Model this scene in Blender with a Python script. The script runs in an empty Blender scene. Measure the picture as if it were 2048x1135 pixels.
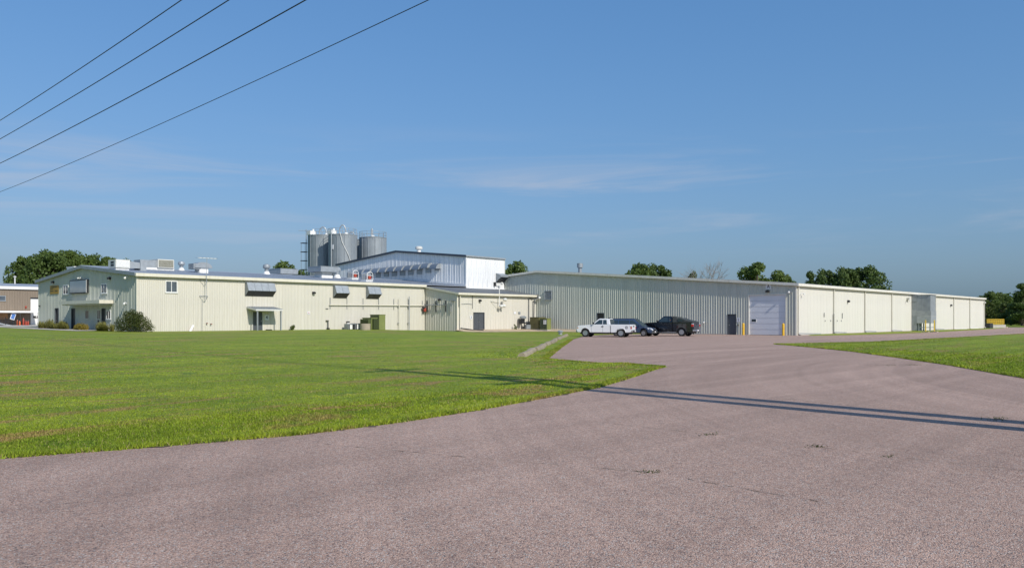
import bpy, bmesh, math, random
import numpy as np
from mathutils import Vector, Matrix
from mathutils.geometry import delaunay_2d_cdt
random.seed(7); RNG = np.random.default_rng(7)
scene = bpy.context.scene
COL = scene.collection
R = math.radians

# ---------------------------------------------------------------- camera, sky, sun, exposure
CAM = (-86.66, -36.06, 1.77)
cam = bpy.data.cameras.new('camera'); cam_o = bpy.data.objects.new('camera', cam); COL.objects.link(cam_o)
cam_o.location = CAM; cam_o.rotation_euler = (R(90), 0, R(-48.70))
cam.sensor_width = 36; cam.lens = 36 * 1680 / 2048; cam.shift_y = 69.5 / 2048
cam.clip_start = 0.1; cam.clip_end = 6000
scene.camera = cam_o
SUN_AZ, SUN_EL = R(180 + 8.5), R(38.5)                 # azimuth clockwise from +Y
w = bpy.data.worlds.new('World'); scene.world = w; w.use_nodes = True
nt = w.node_tree; nt.nodes.clear()
def wn(t): return nt.nodes.new(t)
sky = wn('ShaderNodeTexSky'); sky.sky_type = 'NISHITA'; sky.sun_disc = False
sky.sun_elevation = SUN_EL; sky.sun_rotation = SUN_AZ
sky.altitude = 300; sky.air_density = 1.5; sky.dust_density = 2.0; sky.ozone_density = 4.0
tc = wn('ShaderNodeTexCoord'); sep = wn('ShaderNodeSeparateXYZ'); nt.links.new(tc.outputs['Generated'], sep.inputs[0])
# thin high cirrus: noise stretched along the horizon, in a loose belt of elevation
def wmath(op, a, b=None, clamp=False):
    n = wn('ShaderNodeMath'); n.operation = op; n.use_clamp = clamp
    for i, v in enumerate((a, b)):
        if v is None: continue
        if isinstance(v, (int, float)): n.inputs[i].default_value = v
        else: nt.links.new(v, n.inputs[i])
    return n.outputs[0]
mp = wn('ShaderNodeMapping'); mp.inputs['Scale'].default_value = (2.4, 2.4, 30); mp.inputs['Location'].default_value = (4.76, 10.88, 7.4)
nt.links.new(tc.outputs['Generated'], mp.inputs[0])
nz = wn('ShaderNodeTexNoise'); nz.inputs['Scale'].default_value = 1.0; nz.inputs['Detail'].default_value = 7; nz.inputs['Roughness'].default_value = .6
nz.inputs['Distortion'].default_value = .6
nt.links.new(mp.outputs[0], nz.inputs['Vector'])
ramp = wn('ShaderNodeMapRange'); ramp.interpolation_type = 'SMOOTHSTEP'
ramp.inputs['From Min'].default_value = .44; ramp.inputs['From Max'].default_value = .80
nt.links.new(nz.outputs['Fac'], ramp.inputs['Value'])
b1 = wn('ShaderNodeMapRange'); b1.interpolation_type = 'SMOOTHSTEP'; b1.inputs['From Min'].default_value = .05; b1.inputs['From Max'].default_value = .11
b2 = wn('ShaderNodeMapRange'); b2.interpolation_type = 'SMOOTHSTEP'; b2.inputs['From Min'].default_value = .15; b2.inputs['From Max'].default_value = .23
b2.inputs['To Min'].default_value = 1; b2.inputs['To Max'].default_value = 0
nt.links.new(sep.outputs[2], b1.inputs['Value']); nt.links.new(sep.outputs[2], b2.inputs['Value'])
mask = wmath('MULTIPLY', wmath('MULTIPLY', ramp.outputs[0], b1.outputs[0]), b2.outputs[0])
mask = wmath('MULTIPLY', mask, .58, True)
# the camera's tone curve on the sky: a soft shoulder per channel so the horizon does not wash out
sepc = wn('ShaderNodeSeparateColor'); comb = wn('ShaderNodeCombineColor'); nt.links.new(sky.outputs[0], sepc.inputs[0])
for ch, (g, k) in enumerate(((.86, .50), (.67, .93), (.61, 1.54))):
    nt.links.new(wmath('MULTIPLY', wmath('POWER', sepc.outputs[ch], g), k), comb.inputs[ch])
mixc = wn('ShaderNodeMix'); mixc.data_type = 'RGBA'; mixc.inputs['B'].default_value = (3.3, 3.55, 4.15, 1)
nt.links.new(mask, mixc.inputs['Factor']); nt.links.new(comb.outputs[0], mixc.inputs['A'])
bg = wn('ShaderNodeBackground'); bg.inputs['Strength'].default_value = .15
wo = wn('ShaderNodeOutputWorld'); nt.links.new(mixc.outputs['Result'], bg.inputs['Color']); nt.links.new(bg.outputs[0], wo.inputs[0])
sun = bpy.data.lights.new('sun', 'SUN'); sun.energy = 4.0; sun.angle = R(.53); sun.color = (1, .945, .845)
sun_o = bpy.data.objects.new('sun', sun); COL.objects.link(sun_o)
TOSUN = Vector((math.sin(SUN_AZ) * math.cos(SUN_EL), math.cos(SUN_AZ) * math.cos(SUN_EL), math.sin(SUN_EL)))
sun_o.rotation_euler = (-TOSUN).to_track_quat('-Z', 'Y').to_euler(); sun_o.location = (-60, -60, 60)
vs = scene.view_settings; vs.view_transform = 'Standard'; vs.look = 'None'; vs.exposure = 0; vs.gamma = 1; vs.use_curve_mapping = False
scene.cycles.max_bounces = 6; scene.cycles.diffuse_bounces = 3; scene.cycles.glossy_bounces = 3
scene.cycles.use_denoising = True

# ---------------------------------------------------------------- materials
MATS = {}
def M(name, col, rough=.6, metal=0, var=.10, scale=2.0, objrand=0, streak=0, streakcol=(.30, .26, .2), bump=0, bscale=20, spec=.5, coat=0, fine=0, fscale=60):
    m = bpy.data.materials.new(name); m.use_nodes = True; t = m.node_tree; N = t.nodes; L = t.links
    p = N['Principled BSDF']; p.inputs['Roughness'].default_value = rough; p.inputs['Metallic'].default_value = metal
    p.inputs['Specular IOR Level'].default_value = spec; p.inputs['Coat Weight'].default_value = coat; p.inputs['Coat Roughness'].default_value = .05
    c = N.new('ShaderNodeTexCoord'); cur = None
    rgb = N.new('ShaderNodeRGB'); rgb.outputs[0].default_value = (*col, 1); cur = rgb.outputs[0]
    def scaleby(cur, fac_socket, lo, hi):
        mr = N.new('ShaderNodeMapRange'); mr.inputs['To Min'].default_value = lo; mr.inputs['To Max'].default_value = hi
        mr.inputs['From Min'].default_value = .25 if fac_socket.name == 'Fac' else 0; mr.inputs['From Max'].default_value = .75 if fac_socket.name == 'Fac' else 1
        L.new(fac_socket, mr.inputs['Value'])
        vm = N.new('ShaderNodeVectorMath'); vm.operation = 'SCALE'; L.new(cur, vm.inputs[0]); L.new(mr.outputs[0], vm.inputs['Scale'])
        return vm.outputs[0]
    if var:
        n = N.new('ShaderNodeTexNoise'); n.inputs['Scale'].default_value = scale; n.inputs['Detail'].default_value = 5; L.new(c.outputs['Object'], n.inputs['Vector'])
        cur = scaleby(cur, n.outputs['Fac'], 1 - var, 1 + var)
    if fine:
        n = N.new('ShaderNodeTexNoise'); n.inputs['Scale'].default_value = fscale; n.inputs['Detail'].default_value = 3; L.new(c.outputs['Object'], n.inputs['Vector'])
        cur = scaleby(cur, n.outputs['Fac'], 1 - fine, 1 + fine)
    if objrand:
        oi = N.new('ShaderNodeObjectInfo'); cur = scaleby(cur, oi.outputs['Random'], 1 - objrand, 1 + objrand)
    if streak:
        mp = N.new('ShaderNodeMapping'); mp.inputs['Scale'].default_value = (2.2, 2.2, .16); L.new(c.outputs['Object'], mp.inputs[0])
        n = N.new('ShaderNodeTexNoise'); n.inputs['Scale'].default_value = 1.6; n.inputs['Detail'].default_value = 7; n.inputs['Roughness'].default_value = .65; L.new(mp.outputs[0], n.inputs['Vector'])
        mr = N.new('ShaderNodeMapRange'); mr.inputs['From Min'].default_value = .5; mr.inputs['From Max'].default_value = .8; mr.inputs['To Max'].default_value = streak
        L.new(n.outputs['Fac'], mr.inputs['Value'])
        mx = N.new('ShaderNodeMix'); mx.data_type = 'RGBA'; L.new(mr.outputs[0], mx.inputs['Factor']); L.new(cur, mx.inputs['A']); mx.inputs['B'].default_value = (*streakcol, 1)
        cur = mx.outputs['Result']
    L.new(cur, p.inputs['Base Color'])
    if bump:
        n = N.new('ShaderNodeTexNoise'); n.inputs['Scale'].default_value = bscale; n.inputs['Detail'].default_value = 4; L.new(c.outputs['Object'], n.inputs['Vector'])
        b = N.new('ShaderNodeBump'); b.inputs['Strength'].default_value = bump; b.inputs['Distance'].default_value = .02; L.new(n.outputs['Fac'], b.inputs['Height']); L.new(b.outputs[0], p.inputs['Normal'])
    MATS[name] = m; return m

M('cream_siding', (.625, .60, .525), .5, var=.05, scale=.5, objrand=.02, streak=.42, streakcol=(.42, .385, .31))
M('warehouse_siding', (.67, .655, .59), .5, var=.05, scale=.35, objrand=.018, streak=.26, streakcol=(.45, .41, .33))
M('warehouse_siding_shaded', (.55, .565, .50), .5, var=.06, scale=.35, objrand=.05, streak=.35, streakcol=(.40, .40, .34))  # same paint as the sunlit side, with the gable's shade put into the colour
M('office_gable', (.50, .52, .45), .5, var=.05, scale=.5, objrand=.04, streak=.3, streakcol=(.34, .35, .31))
M('white_siding', (.78, .79, .79), .5, var=.05, scale=.5, objrand=.03, streak=.75, streakcol=(.36, .39, .43))
M('cream_trim', (.70, .665, .55), .5, var=.05, scale=1, streak=.25)
M('warehouse_trim', (.73, .71, .63), .5, var=.06, scale=1, streak=.45, streakcol=(.40, .30, .2))
M('roof_metal', (.33, .36, .40), .5, .1, var=.12, scale=.4, streak=0)
M('roof_dark', (.13, .14, .15), .7, var=.2, scale=1)
M('navy_trim', (.05, .06, .085), .5)
M('galvanised', (.36, .39, .41), .48, .35, var=.14, scale=2.5, objrand=.06)
M('galvanised_dull', (.30, .33, .35), .55, .3, var=.14, scale=2, streak=.3, streakcol=(.2, .2, .19))
M('silo_steel', (.27, .30, .315), .55, .25, var=.10, scale=1, objrand=.08, streak=.35, streakcol=(.25, .27, .29))
M('hood_blue', (.17, .21, .26), .5, .2, var=.12, scale=2, objrand=.1)
M('white_paint', (.80, .80, .78), .45, var=.04)
M('offwhite', (.62, .62, .58), .5, var=.08)
M('door_grey', (.075, .085, .10), .45, var=.08)
M('charcoal', (.022, .024, .027), .5, var=.1)
M('black_rubber', (.018, .018, .019), .85, var=.2, scale=8)
M('glass_dark', (.035, .055, .065), .05, spec=.7, var=0)
M('window_glass', (.09, .11, .13), .08, spec=.7, var=.2, scale=1.5)
M('lightbox_face', (.26, .31, .36), .12, spec=.6, var=.1, scale=.5)
M('overhead_white', (.70, .72, .76), .45, var=.04, scale=.8, objrand=.02)
M('yellow_paint', (.78, .47, .03), .5, var=.08)
M('rail_yellow', (.72, .50, .05), .5, var=.1)
M('ochre_sign', (.42, .25, .03), .6, var=.12, scale=3)
M('sign_mark', (.10, .075, .03), .7, var=.1)
M('sign_white', (.75, .76, .78), .5, var=.03)
M('sign_ink', (.015, .018, .045), .6, var=0)
M('olive_green', (.20, .23, .075), .5, var=.10, scale=2)
M('olive_dark', (.075, .095, .035), .5, var=.10, scale=2)
M('dark_green_metal', (.035, .06, .035), .5, var=.1)
M('bronze_brown', (.13, .12, .05), .5, var=.08)
M('red_metal', (.35, .05, .025), .5, var=.15, scale=4)
M('orange_plastic', (.75, .16, .04), .5, var=.1)
M('concrete', (.40, .34, .26), .85, var=.16, scale=3, bump=.3, bscale=30, fine=.1)
M('concrete_pale', (.45, .42, .37), .85, var=.12, scale=2, bump=.2, bscale=30)
M('curb_stone', (.30, .25, .175), .9, var=.22, scale=4, bump=.5, bscale=18, objrand=.1)
M('brown_siding', (.225, .18, .135), .6, var=.07, scale=1, objrand=.03)
M('tan_panel', (.47, .27, .14), .7, var=.1)
M('blue_paint', (.08, .2, .52), .5, var=.1)
M('pole_wood', (.13, .10, .075), .85, var=.25, scale=3, streak=.4, streakcol=(.06, .05, .04))
M('cable', (.012, .012, .013), .6, var=0)
M('bark', (.10, .08, .06), .9, var=.25, scale=4)
M('bark_dead', (.30, .27, .25), .9, var=.15, scale=3)
M('gravel', (.46, .36, .24), .95, var=.25, scale=1.2, bump=.8, bscale=25, fine=.3, fscale=18)
M('soil', (.09, .075, .045), .95, var=.3, scale=3)
M('chrome', (.62, .63, .64), .18, 1, var=0)
M('alloy', (.55, .56, .57), .3, .85, var=.06)
M('paint_white', (.80, .81, .82), .3, coat=.6, var=.02)
M('paint_black', (.006, .006, .008), .22, coat=1, var=0)
M('paint_blue', (.065, .10, .175), .28, .35, coat=.8, var=.02)
M('trim_grey', (.06, .065, .07), .55, var=.05)
M('vinyl_black', (.05, .055, .05), .7, var=.2, scale=4)
M('lamp_red', (.50, .012, .010), .2, coat=.5, var=0)
M('lamp_clear', (.62, .64, .66), .12, coat=.6, var=0)
M('lamp_amber', (.55, .2, .03), .2, coat=.5, var=0)
M('decal_dark', (.03, .03, .035), .5, var=0)

def leafmat(name, c1, c2, trans=.25):
    m = bpy.data.materials.new(name); m.use_nodes = True; t = m.node_tree; N = t.nodes; L = t.links
    p = N['Principled BSDF']; p.inputs['Roughness'].default_value = .55; p.inputs['Specular IOR Level'].default_value = .25
    g = N.new('ShaderNodeNewGeometry'); c = N.new('ShaderNodeTexCoord')
    n = N.new('ShaderNodeTexNoise'); n.inputs['Scale'].default_value = .45; n.inputs['Detail'].default_value = 3; L.new(c.outputs['Object'], n.inputs['Vector'])
    a = N.new('ShaderNodeMath'); a.operation = 'MULTIPLY_ADD'; a.inputs[1].default_value = .55; L.new(g.outputs['Random Per Island'], a.inputs[0])
    s = N.new('ShaderNodeMath'); s.operation = 'SUBTRACT'; s.inputs[1].default_value = .27; L.new(n.outputs['Fac'], s.inputs[0]); L.new(s.outputs[0], a.inputs[2])
    mx = N.new('ShaderNodeMix'); mx.data_type = 'RGBA'; mx.inputs['A'].default_value = (*c1, 1); mx.inputs['B'].default_value = (*c2, 1); L.new(a.outputs[0], mx.inputs['Factor'])
    L.new(mx.outputs['Result'], p.inputs['Base Color'])
    tr = N.new('ShaderNodeBsdfTranslucent'); L.new(mx.outputs['Result'], tr.inputs['Color'])
    ms = N.new('ShaderNodeMixShader'); ms.inputs[0].default_value = trans
    L.new(p.outputs[0], ms.inputs[1]); L.new(tr.outputs[0], ms.inputs[2]); L.new(ms.outputs[0], N['Material Output'].inputs['Surface'])
    MATS[name] = m
leafmat('leaf_dark', (.045, .080, .022), (.12, .175, .042))
leafmat('leaf_mid', (.055, .095, .022), (.145, .20, .045))
leafmat('leaf_light', (.05, .08, .018), (.14, .18, .04))
leafmat('leaf_bush', (.025, .045, .012), (.12, .14, .03))
leafmat('leaf_yellow', (.13, .12, .02), (.42, .31, .05))
leafmat('leaf_ornamental', (.11, .12, .025), (.36, .34, .10))

# lawn: one colour recipe shared by the ground sheet and the blades standing on it
def lawnmat(name, blades):
    m = bpy.data.materials.new(name); m.use_nodes = True; t = m.node_tree; N = t.nodes; L = t.links
    p = N['Principled BSDF']; p.inputs['Roughness'].default_value = .7; p.inputs['Specular IOR Level'].default_value = .2
    c = N.new('ShaderNodeTexCoord')
    def noise(scale, detail=4, rough=.55, vec=None, dist=0):
        n = N.new('ShaderNodeTexNoise'); n.inputs['Scale'].default_value = scale; n.inputs['Detail'].default_value = detail; n.inputs['Roughness'].default_value = rough
        n.inputs['Distortion'].default_value = dist
        L.new(vec or c.outputs['Object'], n.inputs['Vector']); return n.outputs['Fac']
    def mr(s, a, b, lo=0, hi=1):
        r = N.new('ShaderNodeMapRange'); r.interpolation_type = 'SMOOTHSTEP'; r.inputs['From Min'].default_value = a; r.inputs['From Max'].default_value = b
        r.inputs['To Min'].default_value = lo; r.inputs['To Max'].default_value = hi; L.new(s, r.inputs['Value']); return r.outputs[0]
    def mix(f, a, b, blend='MIX'):
        x = N.new('ShaderNodeMix'); x.data_type = 'RGBA'; x.blend_type = blend; x.clamp_factor = True
        for k, v in (('Factor', f), ('A', a), ('B', b)):
            if isinstance(v, tuple): x.inputs[k].default_value = (*v, 1)
            elif isinstance(v, float): x.inputs[k].default_value = v
            else: L.new(v, x.inputs[k])
        return x.outputs['Result']
    A, B, D = (.225, .29, .022), (.325, .385, .032), (.12, .195, .022)
    col = mix(mr(noise(.30, 6, .65), .30, .70), A, B)
    col = mix(mr(noise(2.2, 5, .65), .50, .72, 0, .75), col, D)
    col = mix(mr(noise(.75, 5, .7), .56, .66, 0, .7), col, (.10, .19, .035))
    # mower lines: soft bands along the long direction of the lawn
    mp = N.new('ShaderNodeMapping'); mp.inputs['Rotation'].default_value = (0, 0, R(-30)); mp.inputs['Scale'].default_value = (.05, 1.0, 1); L.new(c.outputs['Object'], mp.inputs[0])
    col = mix(mr(noise(.55, 3, .5, mp.outputs[0]), .42, .60, 0, .45), col, (.15, .225, .02))
    # dry thatch raked into thin streaks, and sparse bare spots
    mp2 = N.new('ShaderNodeMapping'); mp2.inputs['Rotation'].default_value = (0, 0, R(-30)); mp2.inputs['Scale'].default_value = (.35, 1.6, 1); L.new(c.outputs['Object'], mp2.inputs[0])
    dry = N.new('ShaderNodeMath'); dry.operation = 'MULTIPLY'; L.new(mr(noise(.62, 6, .72, mp2.outputs[0], .6),   .515, .60), dry.inputs[0]); L.new(mr(noise(.055, 2), .40, .58, .25, 1), dry.inputs[1])
    col = mix(dry.outputs[0], col, (.34, .235, .09))
    if blades:
        g = N.new('ShaderNodeNewGeometry')
        r = mr(g.outputs['Random Per Island'], 0, 1, .6, 1.6)
        v = N.new('ShaderNodeVectorMath'); v.operation = 'SCALE'; L.new(col, v.inputs[0]); L.new(r, v.inputs['Scale']); col = v.outputs[0]
        col = mix(mr(g.outputs['Random Per Island'], .93, .96), col, (.45, .38, .16))
        L.new(col, p.inputs['Base Color'])
        tr = N.new('ShaderNodeBsdfTranslucent'); L.new(col, tr.inputs['Color']); ms = N.new('ShaderNodeMixShader'); ms.inputs[0].default_value = .3
        L.new(p.outputs[0], ms.inputs[1]); L.new(tr.outputs[0], ms.inputs[2]); L.new(ms.outputs[0], N['Material Output'].inputs['Surface'])
    else:
        col = mix(mr(noise(14, 4, .7), .35, .7, 0, .55), col, (.085, .13, .014))
        col = mix(mr(noise(5, 5, .75), .55, .75, 0, .35), col, (.32, .36, .06))
        L.new(col, p.inputs['Base Color'])
        b = N.new('ShaderNodeBump'); b.inputs['Strength'].default_value = .8; b.inputs['Distance'].default_value = .08; L.new(noise(9, 6, .75), b.inputs['Height']); L.new(b.outputs[0], p.inputs['Normal'])
    MATS[name] = m
lawnmat('lawn', False); lawnmat('grass_blade', True)

def asphaltmat():
    m = bpy.data.materials.new('asphalt'); m.use_nodes = True; t = m.node_tree; N = t.nodes; L = t.links
    p = N['Principled BSDF']; p.inputs['Roughness'].default_value = .85; p.inputs['Specular IOR Level'].default_value = .25
    c = N.new('ShaderNodeTexCoord')
    def mr(s, a, b, lo=0, hi=1):
        r = N.new('ShaderNodeMapRange'); r.inputs['From Min'].default_value = a; r.inputs['From Max'].default_value = b
        r.inputs['To Min'].default_value = lo; r.inputs['To Max'].default_value = hi; L.new(s, r.inputs['Value']); return r.outputs[0]
    def noise(scale, detail=4, rough=.55, vec=None, dist=0):
        n = N.new('ShaderNodeTexNoise'); n.inputs['Scale'].default_value = scale; n.inputs['Detail'].default_value = detail; n.inputs['Roughness'].default_value = rough
        n.inputs['Distortion'].default_value = dist; L.new(vec or c.outputs['Object'], n.inputs['Vector']); return n.outputs['Fac']
    def mix(f, a, b, blend='MIX'):
        x = N.new('ShaderNodeMix'); x.data_type = 'RGBA'; x.blend_type = blend
        for k, v in (('Factor', f), ('A', a), ('B', b)):
            if isinstance(v, tuple): x.inputs[k].default_value = (*v, 1)
            elif isinstance(v, float): x.inputs[k].default_value = v
            else: L.new(v, x.inputs[k])
        return x.outputs['Result']
    vo = N.new('ShaderNodeTexVoronoi'); vo.inputs['Scale'].default_value = 82; L.new(c.outputs['Object'], vo.inputs['Vector'])
    vo2 = N.new('ShaderNodeTexVoronoi'); vo2.inputs['Scale'].default_value = 21; L.new(c.outputs['Object'], vo2.inputs['Vector'])
    sv = N.new('ShaderNodeSeparateColor'); L.new(vo.outputs['Color'], sv.inputs[0])
    sv2 = N.new('ShaderNodeSeparateColor'); L.new(vo2.outputs['Color'], sv2.inputs[0])
    base = mix(mr(noise(.22, 5, .6), .3, .7), (.515, .332, .242), (.60, .392, .292))
    # each chip of stone its own tone: pink quartzite, grey, a few pale and dark ones
    col = mix(mr(sv.outputs[0], .0, 1, 0, 1), (.33, .205, .155), (.74, .515, .405)); col = mix(.62, base, col)
    col = mix(mr(sv.outputs[1], .86, .9), col, (.60, .54, .48)); col = mix(mr(sv.outputs[2], .90, .94, 0, .8), col, (.09, .07, .065))
    col = mix(mr(sv2.outputs[0], .55, 1, 0, .30), col, (.20, .15, .145))
    # binder showing between the chips
    col = mix(mr(vo.outputs['Distance'], .45, .72, 0, .5), col, (.12, .09, .08))
    # wheel tracks: long soft bands, polished a little paler or darker
    mp = N.new('ShaderNodeMapping'); mp.inputs['Rotation'].default_value = (0, 0, R(-47)); mp.inputs['Scale'].default_value = (.03, .55, 1); L.new(c.outputs['Object'], mp.inputs[0])
    tr = mr(noise(1.0, 4, .6, mp.outputs[0], 1.6), .35, .65, .89, 1.07)
    v = N.new('ShaderNodeVectorMath'); v.operation = 'SCALE'; L.new(col, v.inputs[0]); L.new(tr, v.inputs['Scale']); col = v.outputs[0]
    # arcs left by vehicles swinging from the drive into the lot
    ln = N.new('ShaderNodeVectorMath'); ln.operation = 'DISTANCE'; L.new(c.outputs['Object'], ln.inputs[0]); ln.inputs[1].default_value = (-48, -52, 0)
    cb = N.new('ShaderNodeCombineXYZ'); L.new(ln.outputs['Value'], cb.inputs[0])
    wob = N.new('ShaderNodeVectorMath'); wob.operation = 'MULTIPLY_ADD'; wob.inputs[1].default_value = (.012, .012, 0); L.new(c.outputs['Object'], wob.inputs[0]); L.new(cb.outputs[0], wob.inputs[2])
    arc = mr(noise(1.15, 3, .6, wob.outputs[0]), .36, .64, .89, 1.08)
    v2 = N.new('ShaderNodeVectorMath'); v2.operation = 'SCALE'; L.new(col, v2.inputs[0]); L.new(arc, v2.inputs['Scale']); col = v2.outputs[0]
    bl = mr(noise(.8, 6, .7), .66, .72, 0, .30); col = mix(bl, col, (.22, .165, .15))
    L.new(col, p.inputs['Base Color'])
    b = N.new('ShaderNodeBump'); b.inputs['Strength'].default_value = .8; b.inputs['Distance'].default_value = .012; b.invert = True
    L.new(vo.outputs['Distance'], b.inputs['Height']); L.new(b.outputs[0], p.inputs['Normal'])
    MATS['asphalt'] = m
asphaltmat()

# ---------------------------------------------------------------- helpers
WORLD = {}           # thing name -> location, for parts written in world coordinates
class MB:
    def __init__(s): s.v = []; s.f = []
    def add(s, vs, fs):
        n = len(s.v); s.v += [tuple(p) for p in vs]; s.f += [[i + n for i in f] for f in fs]; return s
    def box(s, x0, x1, y0, y1, z0, z1):
        return s.add([(x0,y0,z0),(x1,y0,z0),(x1,y1,z0),(x0,y1,z0),(x0,y0,z1),(x1,y0,z1),(x1,y1,z1),(x0,y1,z1)],
                     [[0,3,2,1],[4,5,6,7],[0,1,5,4],[1,2,6,5],[2,3,7,6],[3,0,4,7]])
    def prism(s, poly, vec):
        n = len(poly); v = [Vector(p) for p in poly]; d = Vector(vec)
        return s.add(v + [p + d for p in v], [list(range(n))[::-1], list(range(n, 2 * n))] + [[i, (i + 1) % n, n + (i + 1) % n, n + i] for i in range(n)])
    def quad(s, pts): return s.add(pts, [list(range(len(pts)))])
    def cyl(s, p0, p1, r0, r1=None, n=10, cap=True):
        r1 = r0 if r1 is None else r1; a = Vector(p0); b = Vector(p1); d = (b - a).normalized()
        u = d.orthogonal().normalized(); w_ = d.cross(u); vs = []
        for c, r in ((a, r0), (b, r1)):
            vs += [c + u * (r * math.cos(2 * math.pi * i / n)) + w_ * (r * math.sin(2 * math.pi * i / n)) for i in range(n)]
        fs = [[i, (i + 1) % n, n + (i + 1) % n, n + i] for i in range(n)]
        if cap: fs += [list(range(n))[::-1], list(range(n, 2 * n))]
        return s.add(vs, fs)
    def tube(s, path, r, n=6):
        for a, b in zip(path, path[1:]): s.cyl(a, b, r, r, n)
        return s
    def lathe(s, prof, c=(0, 0, 0), n=16, axis='z'):
        vs = []; c = Vector(c)
        for r, h in prof:
            for i in range(n):
                a = 2 * math.pi * i / n; p = (r * math.cos(a), r * math.sin(a), h)
                if axis == 'y': p = (p[0], h, p[1])
                if axis == 'x': p = (h, p[0], p[1])
                vs.append(c + Vector(p))
        fs = [[k * n + i, k * n + (i + 1) % n, (k + 1) * n + (i + 1) % n, (k + 1) * n + i] for k in range(len(prof) - 1) for i in range(n)]
        fs += [list(range(n))[::-1], list(range((len(prof) - 1) * n, len(prof) * n))]
        return s.add(vs, fs)
    def build(s, name, mat, parent=None, smooth=False, bevel=0, label=None, loc=None, bseg=2):
        me = bpy.data.meshes.new(name); off = WORLD.get(parent.name) if parent else None
        v = s.v if off is None else [(p[0] - off[0], p[1] - off[1], p[2] - off[2]) for p in s.v]
        if loc is not None: v = [(p[0] - loc[0], p[1] - loc[1], p[2] - loc[2]) for p in v]
        me.from_pydata(v, [], s.f)
        bm = bmesh.new(); bm.from_mesh(me); bmesh.ops.recalc_face_normals(bm, faces=bm.faces)
        if bevel: bmesh.ops.bevel(bm, geom=[e for e in bm.edges if e.calc_face_angle(0) > .5], offset=bevel, segments=bseg, affect='EDGES', clamp_overlap=True)
        if smooth:
            for f in bm.faces: f.smooth = True
            for e in bm.edges: e.smooth = e.calc_face_angle(0) < .7
        bm.to_mesh(me); bm.free()
        me.materials.append(MATS[mat] if isinstance(mat, str) else mat)
        o = bpy.data.objects.new(name, me); COL.objects.link(o)
        if parent: o.parent = parent
        if off is not None: WORLD[o.name] = off
        if loc is not None: o.location = loc
        if label: o['label'] = label
        return o
def B(*a): return MB().box(*a)
def tag(o, label, cat, group=None):
    o['label'] = label; o['category'] = cat
    if group: o['group'] = group
    return o
def thing(name, label, cat, loc=(0, 0, 0), rz=0, group=None, world=True):
    o = bpy.data.objects.new(name, None); COL.objects.link(o); o.location = loc; o.rotation_euler = (0, 0, rz); o.empty_display_size = .3
    if world: WORLD[o.name] = loc
    return tag(o, label, cat, group)
def struct(o, kind='structure'): o['kind'] = kind; return o
def letter(txt, size, parent, origin, xdir, mat='sign_ink', bold=.006):
    cu = bpy.data.curves.new('lettering', 'FONT'); cu.body = txt; cu.size = size; cu.align_x = 'CENTER'; cu.align_y = 'CENTER'; cu.extrude = .004; cu.offset = bold
    ob = bpy.data.objects.new('tmp', cu); COL.objects.link(ob); dg = bpy.context.evaluated_depsgraph_get()
    me = bpy.data.meshes.new_from_object(ob.evaluated_get(dg)); bpy.data.objects.remove(ob)
    X = Vector(xdir); Z = Vector((0, 0, 1)); N_ = X.cross(Z)
    mtx = Matrix((X, Z, N_)).transposed().to_4x4(); off = WORLD.get(parent.name, (0, 0, 0))
    mtx.translation = Vector(origin) - Vector(off); me.transform(mtx); me.materials.clear(); me.materials.append(MATS[mat])
    o = bpy.data.objects.new('lettering', me); COL.objects.link(o); o.parent = parent; return o
def copy_tree(o, parent=None):
    c = o.copy(); COL.objects.link(c); c.parent = parent
    for ch in list(o.children): copy_tree(ch, c)
    return c

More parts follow.
